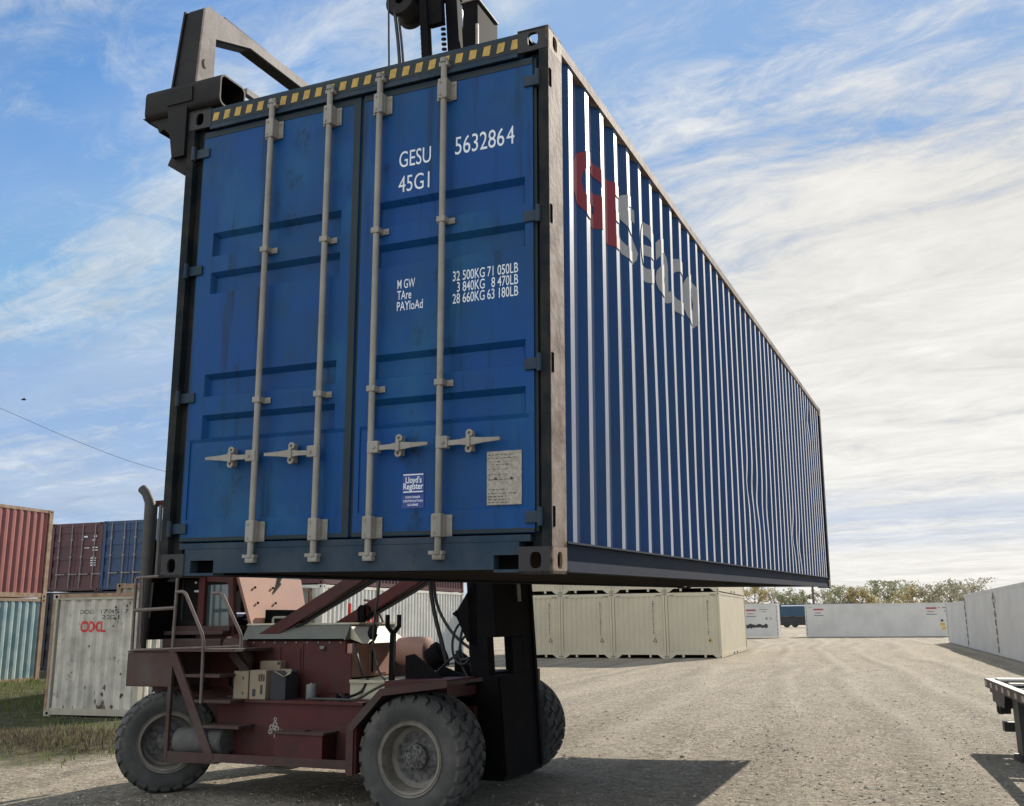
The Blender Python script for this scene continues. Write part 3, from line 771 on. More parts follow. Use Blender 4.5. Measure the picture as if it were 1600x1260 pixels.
    for side, (x0, x1, rx0, rx1) in enumerate(((-2.315, -1.172, -2.205, -1.285), (-1.150, -.100, -1.055, -.145))):
        d = MB()
        zs = [.205] + [q for r_ in rows for q in r_] + [2.735]
        def quad(a, b, c, e): d.add([a, b, c, e], [(0, 1, 2, 3)])
        for i in range(len(zs) - 1):
            z0, z1 = zs[i], zs[i + 1]
            if i % 2 == 0:
                # flat band; the lowest one has a shallow kick ledge
                if i == 0:
                    quad((x0, Y0, z0), (x1, Y0, z0), (x1, Y0, .322), (x0, Y0, .322))
                    quad((x0, Y0, .322), (x1, Y0, .322), (x1, Y0 + .008, .330), (x0, Y0 + .008, .330))
                    quad((x0, Y0 + .008, .330), (x1, Y0 + .008, .330), (x1, Y0 + .008, z1 - .02), (x0, Y0 + .008, z1 - .02))
                    quad((x0, Y0 + .008, z1 - .02), (x1, Y0 + .008, z1 - .02), (x1, Y0, z1), (x0, Y0, z1))
                else:
                    quad((x0, Y0, z0), (x1, Y0, z0), (x1, Y0, z1), (x0, Y0, z1))
            else:
                quad((x0, Y0, z0), (rx0, Y0, z0), (rx0, Y0, z1), (x0, Y0, z1))
                quad((rx1, Y0, z0), (x1, Y0, z0), (x1, Y0, z1), (rx1, Y0, z1))
                g = .03; e = .022; yy = Y0 + .034
                a = [(rx0, Y0, z0), (rx1, Y0, z0), (rx1, Y0, z1), (rx0, Y0, z1)]
                b = [(rx0 + e, yy, z0 + .010), (rx1 - e, yy, z0 + .010), (rx1 - e, yy, z1 - g), (rx0 + e, yy, z1 - g)]
                for q in range(4): quad(a[q], a[(q + 1) % 4], b[(q + 1) % 4], b[q])
                quad(*b)
        # thickness
        d.box(x0, x0 + .03, Y0 + .001, Y0 + .06, .205, 2.735); d.box(x1 - .03, x1, Y0 + .001, Y0 + .06, .205, 2.735)
        d.box(x0, x1, Y0 + .06, Y0 + .07, .205, 2.735); d.box(x0, x1, Y0 + .001, Y0 + .06, .200, .2045); d.box(x0, x1, Y0 + .001, Y0 + .06, 2.7355, 2.74)
        dr = d.build('door', M['door_blue'], o, recalc=False)
        gk = MB()
        if side == 0:
            gk.box(-1.172, -1.150, Y0 + .012, Y0 + .05, .205, 2.735); gk.box(-1.215, -1.173, Y0 - .004, Y0 - .0005, .215, 2.725)
        gk.box(x0 - .018 if side == 0 else x1, x0 if side == 0 else x1 + .018, Y0 + .012, Y0 + .05, .205, 2.735)
        gk.box(x0, x1, Y0 - .003, Y0 - .0005, 2.70, 2.735); gk.box(x0, x1, Y0 - .006, Y0 - .0005, .203, .222)
        gk.build('gasket', M['gasket'], dr)
        # lock rods
        for xr in ((-1.775, -1.362) if side == 0 else (-1.022, -.612)):
            b = MB(); yb = -.022
            b.cyl((xr, yb, .10), (xr, yb, 2.80), .0175, 14)
            for z in (.085, 2.79): b.box(xr - .028, xr + .028, yb - .012, yb + .03, z - .012, z + .014, .004)
            b.box(xr - .05, xr + .03, -.03, .006, .10, .118); b.cyl((xr, yb, 2.80), (xr, yb, 2.825), .024, 10)
            b.build('lock_rod', M['rod_grey'], dr, smooth=True)
            for z0, z1 in ((2.58, 2.70), (.185, .305)):
                b = MB(); b.box(xr - .028, xr + .028, yb - .022, yb + .018, z0, z1, .006)
                b.box(xr + .020, xr + .062, Y0 - .012, Y0 - .002, z0 + .005, z1 - .005, .003); b.box(xr - .045, xr + .03, yb + .008, Y0 - .003, z0 + .004, z1 - .004)
                for zz in (z0 + .022, z1 - .022): b.cyl((xr + .047, Y0 - .016, zz), (xr + .047, Y0 - .011, zz), .009, 8); b.cyl((xr - .012, yb - .026, zz), (xr - .012, yb - .02, zz), .007, 8)
                b.build('rod_bracket', M['rod_grey'], dr)
            for z in (1.880, .985):
                b = MB(); b.box(xr - .026, xr + .026, yb - .021, yb + .02, z - .017, z + .017, .005)
                b.box(xr + .015, xr + .060, Y0 - .012, Y0 - .002, z - .017, z + .017, .003); b.box(xr - .02, xr + .025, yb + .01, Y0 - .003, z - .015, z + .015); b.box(xr - .036, xr - .02, Y0 - .03, Y0 - .002, z - .015, z + .015, .003)
                b.cyl((xr + .045, Y0 - .016, z), (xr + .045, Y0 - .011, z), .008, 8)
                b.build('rod_bracket', M['rod_grey'], dr)
            sgn = -1 if side == 0 else 1
            b = MB(); zc = .665
            b.box(*sorted((xr - sgn * .012, xr + sgn * .055)), yb - .02, yb + .02, zc - .030, zc + .034, .005)
            b.cyl((xr + sgn * .03, yb - .026, zc), (xr + sgn * .03, yb - .018, zc), .009, 8)
            # handle bar, tapering towards its tip
            xs = [.05, .12, .15, .19, .25, .345]
            hz = [.013, .013, .018, .020, .013, .008]
            vs = []
            for q, hh in zip(xs, hz):
                for yy, zz in ((yb - .010, -hh), (yb + .004, -hh), (yb + .004, hh), (yb - .010, hh)): vs.append((xr + sgn * q, yy, zc - .004 + zz + q * .02))
            fs = [(4 * i + k, 4 * i + (k + 1) % 4, 4 * i + 4 + (k + 1) % 4, 4 * i + 4 + k) for i in range(5) for k in range(4)] + [(0, 1, 2, 3), (20, 21, 22, 23)]
            b.add(vs, fs)
            b.build('handle', M['rod_grey'], dr)
            b = MB(); xk = xr + sgn * .170
            b.lathe([(.020, 0), (.020, .012), (.008, .012), (.008, 0)], (xk + .004, yb + .006, zc + .042), (0, -1, 0), 14, True)
            b.lathe([(.020, 0), (.020, .012), (.008, .012), (.008, 0)], (xk, yb + .006, zc - .038), (0, -1, 0), 14, True)
            b.box(xk - .018, xk + .018, yb + .004, Y0 - .002, zc - .05, zc + .055, .004)
            b.box(xk - .010, xk + .012, yb - .018, yb - .010, zc - .03, zc + .03, .003)
            b.build('handle_catch', M['rod_grey'], dr)
        # hinges
        for z in (2.60, 1.835, 1.045, .275):
            b = MB()
            if side: b.box(-.150, -.055, Y0 - .012, Y0 - .001, z - .03, z + .03, .004); b.cyl((-.062, -.004, z - .045), (-.062, -.004, z + .045), .014, 10)
            else: b.box(-W + .055, -W + .17, Y0 - .012, Y0 - .001, z - .03, z + .03, .004); b.cyl((-W + .062, -.004, z - .045), (-W + .062, -.004, z + .045), .014, 10)
            b.build('hinge', M['frame_blue'], dr)
            if side:
                b = MB(); b.box(-.02, .002, .012, .040, z - .05, z + .05); b.build('hinge_notch', M['dark_void'], dr)
        if side:
            fn = lambda a, b_: (a, Y0 - .0012, b_)
            t = MB()
            text_on(t, 'GESU', -.910, 2.250, .088, .200, fn, .0); text_on(t, '45G1', -.912, 2.102, .088, .195, fn, .0)
            text_on(t, '563286', -.560, 2.262, .096, .295, fn, .0); text_on(t, '4', -.252, 2.262, .096, .046, fn, .0)
            fn2 = lambda a, b_: (a, Y0 - .0012, b_)
            for i, s_ in enumerate(('M GW', 'TAre', 'PAYloAd')):
                text_on(t, s_, -.905, 1.541 - i * .0625, .047, (.110, .088, .160)[i], fn2, .004)
            text_on(t, '32 500KG', -.565, 1.541, .050, .188, fn2, .004); text_on(t, '71 050LB', -.362, 1.541, .050, .176, fn2, .004)
            text_on(t, '3 840KG', -.540, 1.4785, .050, .163, fn2, .004); text_on(t, '8 470LB', -.338, 1.4785, .050, .152, fn2, .004)
            text_on(t, '28 660KG', -.565, 1.416, .050, .188, fn2, .004); text_on(t, '63 180LB', -.362, 1.416, .050, .176, fn2, .004)
            t.build('lettering', M['white_paint'], dr)
            YL = Y0 + .008
            fn3 = lambda a, b_: (a, YL - .004, b_)
            b = MB(); b.box(-.851, -.722, YL - .003, YL - .0005, .418, .524); b.box(-.853, -.722, YL - .003, YL - .0005, .342, .412); b.build('certification_label', M['sticker_blue'], dr)
            t = MB(); t.box(-.845, -.728, YL - .0045, YL - .0032, .514, .520); t.box(-.845, -.728, YL - .0045, YL - .0032, .424, .430)
            text_on(t, "Lloyd's", -.832, .474, .029, .095, fn3, .02); text_on(t, 'Register', -.845, .441, .029, .118, fn3, .02)
            text_on(t, 'CONTAINER', -.832, .394, .010, .088, fn3, .02, 1.15); text_on(t, 'CERTIFICATION', -.845, .374, .010, .116, fn3, .02, 1.15); text_on(t, 'SCHEME', -.818, .354, .010, .062, fn3, .02, 1.15)
            t.build('label_lettering', M['white_paint'], dr)
            b = MB(); b.box(-.362, -.170, YL - .007, YL - .001, .340, .612, .002)
            b.build('data_plate', M['plate'], dr)
            b = MB(); rr = random.Random(8)
            for zz, n_ in ((.595, 8), (.578, 7), (.56, 3), (.545, 6), (.52, 5), (.495, 6), (.47, 7), (.42, 6), (.40, 7), (.385, 5), (.37, 6), (.355, 5)):
                x = -.352
                for q in range(n_):
                    ww = rr.uniform(.006, .02); 
                    if x + ww > -.18: break
                    b.box(x, x + ww, YL - .0078, YL - .0071, zz - rr.uniform(.002, .005), zz); x += ww + rr.uniform(.004, .012)
            for xq in (-.312, -.225): b.cyl((xq, YL - .0085, .472), (xq, YL - .0072, .472), .0075, 10)
            b.build('plate_print', M['black_print'], dr)
    return o


HERO = hero()

# ------------------------------------------------------------------ container handler (lift truck)
FO = Vector((-.27, 11.03, 0.0)); FROT = R(-23.5)
FMAT = Matrix.Translation(FO) @ Matrix.Rotation(FROT, 4, 'Z')


def wheel(o, x, y0, y1, r, z, outer):
    """y0..y1 width, outer: -1 when the visible hub faces -y"""
    out = y0 if outer < 0 else y1
    inn = y1 if outer < 0 else y0
    s = 1 if outer < 0 else -1
    rr = r * .575
    h = MB()
    # hub: dome, bolts, deep in the dished rim
    h.lathe([(0.001, .10), (.035, .10), (.05, .112), (.085, .115), (.115, .13), (.12, .19), (.19, .20), (.25, .20)], (x, out, z), (0, s, 0), 28)
    for k in range(10):
        a = 2 * PI * k / 10; h.cyl((x + .098 * math.cos(a), out + s * .100, z + .098 * math.sin(a)), (x + .098 * math.cos(a), out + s * .13, z + .098 * math.sin(a)), .010, 6)
        h.cyl((x + .064 * math.cos(a + .3), out + s * .098, z + .064 * math.sin(a + .3)), (x + .064 * math.cos(a + .3), out + s * .12, z + .064 * math.sin(a + .3)), .008, 6)
    wh = h.build('wheel', M['hub'], o, smooth=True)
    t = MB(); w = abs(y1 - y0)
    prof = [(rr, .03), (rr + .03, .018), (rr + .07, .006), (r * .78, .0), (r * .86, .008), (r * .915, .030), (r * .95, .07), (r * .955, w * .5), (r * .95, w - .07), (r * .915, w - .030), (r * .86, w - .008), (r * .78, w), (rr + .05, w - .01), (rr, w - .03)]
    t.lathe(prof, (x, out, z), (0, s, 0), 56)
    n = 24
    for k in range(n):
        for side in (0, 1):
            a0 = 2 * PI * (k + .5 * side) / n
            vs = []
            # chevron lug from the shoulder to past the centre
            path = [(.010, 0.0), (.045, .005), (w * .28, .05), (w * .54, .075)]
            for q, (ww, sh) in enumerate(path):
                wy = ww if side == 0 else w - ww
                hw = .058 if q < 2 else (.052 if q == 2 else .036)
                rad0 = r * .84 if q == 0 else r * .93
                rad1 = r * .925 if q == 0 else (r * .975 if q == 1 else r * 1.0)
                for ra, da in ((rad0, -hw), (rad1, -hw * .8), (rad1, hw * .8), (rad0, hw)):
                    a = a0 + sh / r * 1.1 + da / r
                    vs.append((x + ra * math.cos(a), out + s * wy, z + ra * math.sin(a)))
            fs = [(4 * i + j, 4 * i + (j + 1) % 4, 4 * i + 4 + (j + 1) % 4, 4 * i + 4 + j) for i in range(3) for j in range(4)] + [(0, 1, 2, 3), (12, 13, 14, 15)]
            t.add(vs, fs)
    t.build('tyre', M['tyre'], wh, smooth=40)
    m = MB()
    m.lathe([(rr + .012, .012), (rr + .014, .024), (rr - .002, .03), (rr - .012, .022), (rr - .03, .026), (rr - .036, .045), (rr - .042, .10), (rr - .050, .185), (.23, .20)], (x, out, z), (0, s, 0), 48)
    m.lathe([(rr, w - .03), (rr - .03, w - .10), (rr - .05, .16)], (x, out, z), (0, s, 0), 32)
    m.build('rim', M['rim'], wh, smooth=True)
    return wh


def pipe(mb, pts, r=.018, n=8):
    """bent pipe with rounded corners"""
    P = [Vector(p) for p in pts]; out = [P[0]]
    for i in range(1, len(P) - 1):
        a, b, c = P[i - 1], P[i], P[i + 1]
        l = min(.09, (a - b).length * .4, (c - b).length * .4)
        q0 = b + (a - b).normalized() * l; q1 = b + (c - b).normalized() * l
        for t in (0, .25, .5, .75, 1): out.append(q0 * (1 - t) ** 2 + b * 2 * t * (1 - t) + q1 * t * t)
    out.append(P[-1]); mb.tube(out, r, n)


def hose(mb, pts, r=.014, n=7, seg=10):
    """smooth curve through the points"""
    P = [Vector(p) for p in pts]; P = [P[0] * 2 - P[1]] + P + [P[-1] * 2 - P[-2]]
    out = []
    for i in range(1, len(P) - 2):
        for k in range(seg):
            t = k / seg; p0, p1, p2, p3 = P[i - 1], P[i], P[i + 1], P[i + 2]
            out.append(.5 * ((2 * p1) + (p2 - p0) * t + (2 * p0 - 5 * p1 + 4 * p2 - p3) * t * t + (3 * p1 - p0 - 3 * p2 + p3) * t ** 3))
    out.append(P[-2]); mb.tube(out, r, n)


def handler():
    o = empty('container_handler', 'dusty dark red container lift truck with dual front tyres, mast holding the blue container', 'lift truck', matrix=FMAT)
    RT = .565; ZC = .50
    for wx, y0, y1, od in ((-.03, -1.72, -1.42, -1), (-.08, -1.365, -1.065, -1), (-.28, 1.065, 1.365, 1), (-.32, 1.42, 1.72, 1)):
        wheel(o, wx, y0, y1, RT, ZC, od)
    for y0, y1, od in ((-1.26, -.92, -1), (.92, 1.26, 1)):
        wh = wheel(o, -3.42, y0, y1, .54, .47, od)
        piv = Vector((-3.42, (y0 + y1) / 2, 0))
        wh.matrix_local = Matrix.Translation(piv) @ Matrix.Rotation(R(46), 4, 'Z') @ Matrix.Translation(-piv)
    # chassis
    c = MB()
    c.prism([(-2.75, .34), (-.62, .34), (-.62, .90), (-2.75, .90)], 'y', -1.08, 1.08)
    c.box(-2.9, .1, -.6, .6, .30, .88)
    c.box(-3.80, -2.75, -.55, .55, .60, 1.02)
    ch = c.build('chassis', M['truck_red'], o)
    for s in (-1, 1):
        c = MB()
        c.box(-3.18, -.70, *sorted((s * 1.085, s * 1.33)), .335, .36)
        c.box(-3.18, -.70, *sorted((s * 1.33, s * 1.342)), .315, .40)
        c.build('side_step', M['truck_dusty'], ch)
        c = MB()
        c.box(-2.62, -.90, *sorted((s * .66, s * 1.12)), .902, .93)
        c.build('running_board', M['truck_red'], ch)
    ax = MB(); ax.cyl((-.06, -1.3, ZC), (-.28, 1.3, ZC), .17, 16); ax.cyl((-3.42, -1.0, .47), (-3.42, 1.0, .47), .12, 16); ax.box(-.25, .25, -.5, .5, .25, .85); ax.build('axle', M['black_steel'], o)
    # fenders over the dual wheels
    for s in (-1, 1):
        f = MB()
        pts = [(-.68, .34), (-.68, .76), (-.33, 1.10), (.36, 1.185)]
        th = .035
        inn = [(-.645, .34), (-.645, .745), (-.315, 1.065), (.36, 1.15)]
        if s > 0:
            pts[3] = (-.12, 1.135); inn[3] = (-.12, 1.10)
        f.prism(pts + inn[::-1], 'y', *sorted((s * .95, s * 1.71)))
        if s < 0: f.prism([(-.695, .33), (-.695, .765), (-.335, 1.115), (.37, 1.20), (.37, 1.135), (-.31, 1.05), (-.62, .735), (-.62, .33)], 'y', *sorted((s * 1.71, s * 1.725)))
        f.build('fender', M['truck_dusty'], o)
        f = MB(); f.box(-.68, -.60, *sorted((s * .6, s * 1.70)), .34, .76); f.prism([(-.60, .90), (-.60, 1.15), (.1, 1.17), (.1, 1.0)], 'y', *sorted((s * .55, s * 1.2)))
        f.build('splash_panel', M['truck_red'], o)
    # engine body
    e = MB()
    e.box(-2.72, -1.40, -.68, .68, .90, 1.535, .015)
    e.box(-1.955, -1.945, -.688, -.679, .95, 1.50)
    e.box(-2.30, -2.24, -.70, -.675, 1.02, 1.46)
    body = e.build('engine_body', M['truck_red'], o)
    e = MB(); e.box(-1.72, -1.66, -.712, -.68, 1.44, 1.475, .008); e.build('latch', M['tin'], body)
    # hood: sloped grey-green flanks, top and nose in a painted sunlit cream
    e = MB(); e.prism([(-.70, 1.54), (-.60, 1.70), (.36, 1.70), (.44, 1.54)], 'x', -2.78, -1.40); hd = e.build('engine_hood', M['hood_green'], o)
    e = MB(); e.prism([(-.61, 1.703), (-.58, 1.722), (.34, 1.722), (.37, 1.703)], 'x', -2.80, -1.38); e.build('hood_top', M['hood_sunlit'], hd)
    e = MB(); e.add([(-1.398, -.60, 1.69), (-1.398, .10, 1.69), (-1.20, .34, 1.50), (-1.20, -.66, 1.50), (-1.398, -.60, 1.55), (-1.398, .30, 1.55)], [(0, 1, 2, 3), (0, 3, 4), (1, 5, 2), (3, 2, 5, 4)])
    e.build('hood_nose', M['hood_sunlit'], hd)
    e = MB(); pipe(e, [(-2.55, -.45, 1.72), (-2.55, -.45, 1.79), (-2.32, -.45, 1.79), (-2.32, -.45, 1.72)], .012)
    e.build('hood_handle', M['tin'], hd)
    for k in range(9):
        e = MB(); x_ = -2.62 + k * .145; e.cyl((x_, -.692, 1.512), (x_, -.68, 1.512), .011, 6); e.build('bolt', M['tin'], body)
    for x_, z0_, z1_ in ((-2.28, 1.0, 1.45), (-1.62, .98, 1.40)):
        e = MB(); e.box(x_, x_ + .30, -.690, -.681, z0_, z1_, .004); e.build('access_panel', M['truck_red'], body)
    e = MB(); e.box(-2.70, -1.42, -.70, -.655, 1.536, 1.552); e.build('hood_gap', M['dark_void'], body)
    e = MB(); pipe(e, [(-2.70, -1.00, .945), (-2.05, -1.00, .945), (-2.0, -.72, .96), (-2.0, -.72, 1.2)], .016); pipe(e, [(-1.60, -1.06, .95), (-1.0, -1.06, .95), (-.85, -1.0, 1.05), (-.7, -.9, 1.13)], .014); e.build('hydraulic_pipe', M['exhaust'], o, smooth=True)
    e = MB(); hose(e, [(-1.75, -.70, .96), (-1.55, -.95, .945), (-1.30, -.90, .95), (-1.18, -.72, 1.0), (-1.1, -.70, 1.14)], .015); hose(e, [(-2.9, -.72, 1.15), (-2.7, -.95, 1.05), (-2.5, -1.0, .95)], .017); hose(e, [(-1.3, -.67, 1.5), (-1.2, -.75, 1.35), (-1.15, -.72, 1.15)], .013); e.build('loose_hose', M['rubber'], o)
    e = MB(); e.box(-1.50, -1.38, -1.02, -.92, .931, .955, .004); e.lathe([(.001, 0), (.03, 0), (.03, .05), (.012, .07), (.001, .07)], (-1.30, -.95, .931), (0, 0, 1), 10); e.build('fitting', M['black_steel'], o)
    # front face of the engine body, its hatch, deck strip
    e = MB(); e.box(-1.40, -1.33, -.66, .18, 1.14, 1.50, .008); fb = e.build('valve_box', M['truck_sunlit'], o)
    e = MB(); e.box(-1.33, -1.322, -.30, .08, 1.17, 1.44); e.box(-1.322, -1.316, -.33, -.28, 1.15, 1.46); e.build('hatch', M['truck_sunlit'], fb)
    e = MB(); e.box(-1.318, -1.312, -.285, -.255, 1.18, 1.42); e.cyl((-1.31, -.2, 1.32), (-1.305, -.2, 1.32), .02, 8); e.build('hatch_gap', M['dark_void'], fb)
    e = MB(); e.box(-1.32, -.58, -.72, .70, 1.095, 1.125); e.box(-1.32, -.58, -.70, .70, .9, 1.095); e.build('deck', M['hood_sunlit'], o)
    e = MB(); e.box(-1.20, -1.14, -.10, .30, 1.125, 1.5); e.build('tank_bracket', M['truck_dusty'], o)
    e = MB(); e.lathe([(.001, 0), (.13, .0), (.152, .02), (.16, .06), (.16, .34), (.152, .38), (.10, .40), (.001, .405)], (-1.14, .02, 1.40), (1, 0, 0), 24); e.build('hydraulic_tank', M['truck_sunlit'], o, smooth=True)
    # fork-topped lever post and mirror
    e = MB(); e.beam((-.80, -.72, 1.12), (-.79, -.72, 1.60), .05, .05); e.beam((-.79, -.72, 1.60), (-.86, -.72, 1.68), .035, .035); e.beam((-.79, -.72, 1.60), (-.72, -.72, 1.68), .035, .035)
    e.beam((-.86, -.72, 1.67), (-.86, -.72, 1.80), .035, .035); e.beam((-.72, -.72, 1.67), (-.72, -.72, 1.80), .035, .035); e.build('lever_post', M['black_steel'], o)
    e = MB(); e.tube([(-1.08, -.72, 1.50), (-1.02, -.72, 1.54), (-.99, -.72, 1.60)], .012, 6)
    e.lathe([(.001, 0), (.07, .004), (.085, .02), (.06, .05), (.001, .06)], (-1.02, -.72, 1.62), (-.5, -.8, .2), 14); e.build('mirror', M['black_steel'], o, smooth=True)
    # tilt arms from the body up to the mast
    for y in (-.6, .6):
        e = MB(); e.beam((-2.76, y, 1.44), (-.34, y, 2.70), .12, .125); e.prism([(-2.98, 1.20), (-2.62, 1.40), (-2.62, 1.60), (-2.80, 1.58)], 'y', y - .05, y + .05)
        am = e.build('tilt_arm', M['truck_red'], o)
        e = MB(); hose(e, [(-2.92, y, 1.15), (-2.70, y, 1.30), (-2.2, y, 1.62), (-1.3, y, 2.07), (-.3, y, 2.58)], .020); hose(e, [(-2.6, y + .04, 1.40), (-2.1, y + .04, 1.70), (-1.2, y + .04, 2.16), (-.3, y + .04, 2.62)], .012)
        e.build('arm_hose', M['rubber'], am)
    e = MB(); e.prism([(-2.25, 1.74), (-1.96, 1.74), (-1.90, 1.88)], 'y', .55, .57); e.beam((-1.93, .5, 1.56), (-1.93, .5, 1.90), .05, .05); pipe(e, [(-2.0, .52, 1.74), (-2.02, .52, 1.92), (-1.85, .52, 1.92), (-1.86, .52, 1.74)], .012); e.build('arm_bracket', M['black_steel'], o)
    # cab: slanted front panel, posts, glass, roof
    e = MB()
    e.add([(-2.80, -.46, 1.60), (-2.80, .64, 1.60), (-2.93, .60, 2.26), (-2.93, -.62, 2.26), (-2.84, -.46, 1.60), (-2.84, .64, 1.60), (-2.97, .60, 2.26), (-2.97, -.62, 2.26)],
          [(0, 1, 2, 3), (7, 6, 5, 4), (0, 3, 7, 4), (1, 5, 6, 2), (3, 2, 6, 7), (0, 4, 5, 1)])
    cab = e.build('cab', M['truck_sunlit'], o)
    e = MB(); e.prism([(-2.93, 2.262), (-3.05, 3.05), (-3.08, 3.05), (-2.965, 2.262)], 'y', -.56, .56); e.build('windscreen', M['pane_bright'], cab)
    e = MB(); pipe(e, [(-2.905, .02, 2.10), (-2.915, .14, 2.22), (-2.935, .26, 2.36)], .01, 6); pipe(e, [(-2.90, -.04, 2.05), (-2.915, .10, 2.20), (-2.935, .20, 2.36)], .012, 6); e.beam((-2.90, -.18, 1.94), (-2.905, .14, 2.2), .02, .03)
    e.build('wiper', M['rubber'], cab)
    e = MB(); e.box(-2.805, -2.785, -.26, .36, 1.60, 1.88)
    e.build('cab_opening', M['dark_void'], cab)
    e = MB()
    for yy, zz in ((-.36, 2.14), (-.02, 2.14), (-.34, 1.96), (0, 1.96)): e.cyl((-2.90 + (2.14 - zz) * .2, yy, zz), (-2.885 + (2.14 - zz) * .2, yy, zz), .014, 8)
    e.build('cab_bolt', M['dark_void'], cab)
    for p0, p1, w_, h_ in (((-2.96, -.64, 1.60), (-3.06, -.66, 3.10), .06, .07), ((-2.96, .62, 1.60), (-3.06, .62, 3.10), .06, .07), ((-3.38, -.68, .93), (-3.38, -.68, 3.10), .085, .09), ((-3.38, .66, .93), (-3.38, .66, 3.10), .085, .09),
                           ((-3.92, -.98, 1.55), (-3.92, -.98, 3.14), .035, .035), ((-3.92, .9, 1.55), (-3.92, .9, 3.14), .06, .06)):
        e = MB(); e.beam(p0, p1, w_, h_); e.build('cab_post', M['truck_red'], cab)
    for p0, p1, w_, h_ in (((-3.34, -.67, 2.24), (-2.99, -.64, 2.22), .05, .06), ((-3.34, -.67, 1.62), (-2.94, -.62, 1.62), .05, .10)):
        e = MB(); e.beam(p0, p1, w_, h_); e.build('cab_rail', M['truck_red'], cab)
    e = MB(); e.box(-3.95, -2.98, -1.0, .70, 3.10, 3.16); e.build('cab_roof', M['truck_red'], cab)
    for poly, y0, y1 in (([(-3.335, 1.70), (-2.985, 1.70), (-3.025, 2.17), (-3.335, 2.17)], -.668, -.655), ([(-3.335, 2.27), (-3.03, 2.27), (-3.07, 3.05), (-3.335, 3.05)], -.668, -.655), ([(-3.335, 1.70), (-2.985, 1.70), (-3.025, 2.17), (-3.335, 2.17)], .64, .653)):
        e = MB(); e.prism(poly, 'y', y0, y1); e.build('side_window', M['glass'], cab)
    e = MB(); e.box(-3.37, -2.86, -.66, .64, 1.02, 1.60); e.build('cab_base', M['truck_red'], cab)
    e = MB(); e.box(-3.86, -3.44, -.55, .35, 1.62, 1.78, .03); e.box(-3.94, -3.84, -.50, .30, 1.70, 2.28, .03); e.build('driver_seat', M['rubber'], cab)
    e = MB(); e.box(-3.60, -3.40, -.52, .2, 1.785, 1.86, .02); e.build('seat_cushion', M['blue_seat'], cab)
    e = MB(); e.box(-3.97, -3.93, -.95, .88, 1.55, 2.7); e.box(-3.9, -3.42, -.90, .80, 2.26, 2.31)
    e.build('rear_screen', M['black_steel'], cab)
    e = MB()
    for k in range(5): e.cyl((-3.52 + .035 * (k % 3), -.66, 2.10 + .10 * (k // 2)), (-3.50 + .035 * (k % 3), -.69, 2.10 + .10 * (k // 2)), .013, 8)
    e.build('warning_lamp', M['white_paint'], cab)
    # pale vertical guard bars beside the exhaust
    e = MB(); e.beam((-3.80, -1.02, 2.25), (-3.80, -1.02, 3.10), .03, .03); e.beam((-3.72, -1.02, 2.25), (-3.72, -1.02, 3.10), .04, .03); e.beam((-3.88, -1.02, 1.80), (-3.86, -1.02, 2.2), .03, .03); e.build('guard_bar', M['tin'], cab)
    # rear counterweight and deck
    e = MB(); e.box(-3.86, -3.24, -1.32, 1.32, 1.055, 1.42, .012); e.box(-3.72, -3.3, -1.05, 1.05, .98, 1.06); cw = e.build('counterweight', M['truck_dusty'], o)
    e = MB(); e.box(-3.87, -3.24, -1.31, 1.31, 1.422, 1.437); e.box(-3.24, -2.36, -1.36, -.66, 1.432, 1.46); e.build('rear_deck', M['truck_dusty'], cw)
    e = MB(); e.box(-3.84, -2.98, -.82, .8, 1.45, 1.56, .02); e.box(-3.84, -2.98, -.80, .8, 1.60, 1.645, .01); e.box(-3.80, -2.95, -.72, .7, 1.645, 1.70); e.build('battery_shelf', M['truck_dusty'], o)
    # leg panel, stair stringers, steps
    e = MB(); e.box(-3.235, -3.19, -1.34, -1.30, .30, 1.42); e.box(-3.22, -2.55, -1.34, -1.06, .295, .325)
    e.build('step_frame', M['truck_dusty'], o)
    e = MB(); e.beam((-3.20, -1.33, 1.42), (-2.60, -1.33, .33), .035, .10, (1, 0, 0)); e.beam((-2.74, -.92, 1.42), (-2.25, -.92, .95), .03, .09, (1, 0, 0))
    for x, z in ((-3.02, 1.165), (-2.86, .905), (-2.74, .65)):
        e.box(x, x + .48, -1.34, -1.04, z, z + .03)
    e.build('ladder', M['truck_dusty'], o)
    e = MB(); e.lathe([(.001, 0), (.13, .0), (.145, .015), (.145, .62), (.13, .64), (.001, .645)], (-3.16, -1.18, .485), (1, 0, .04), 20); e.build('air_tank', M['tyre'], o, smooth=True)
    # handrails
    for pts, r_ in (([(-3.79, -1.33, 1.44), (-3.80, -1.33, 2.24)], .018), ([(-3.20, -1.34, 1.42), (-3.19, -1.34, 2.26)], .018), ([(-3.79, -1.33, 2.24), (-3.19, -1.34, 2.26)], .018),
                    ([(-3.80, -1.33, 1.88), (-3.20, -1.34, 1.90)], .020), ([(-3.79, -1.33, 1.445), (-2.78, -1.35, 1.475)], .014), ([(-3.68, -1.33, 1.44), (-3.70, -1.33, 2.24)], .012),
                    ([(-3.19, -1.35, 2.07), (-3.07, -1.35, 2.075), (-2.77, -1.35, 1.58), (-2.76, -1.35, .90)], .018), ([(-2.72, -1.30, 2.05), (-2.60, -1.30, 2.05), (-2.31, -1.30, 1.60), (-2.31, -1.30, 1.47)], .018),
                    ([(-2.78, -1.35, 1.475), (-2.34, -1.30, 1.49)], .012), ([(-2.0, .95, 1.5), (-2.0, .95, 2.3), (-2.1, .95, 2.45)], .02), ([(-1.85, .95, 1.6), (-2.05, .95, 1.98), (-2.2, .95, 2.0)], .015)):
        e = MB(); pipe(e, pts, r_); e.build('handrail', M['handrail'], o, smooth=True)
    # exhaust stack
    e = MB(); e.tube([(-3.88, -1.10, 1.45), (-3.88, -1.10, 3.06), (-3.90, -1.10, 3.14), (-3.96, -1.10, 3.24), (-4.03, -1.10, 3.30)], [.055, .07, .06, .055, .055], 14)
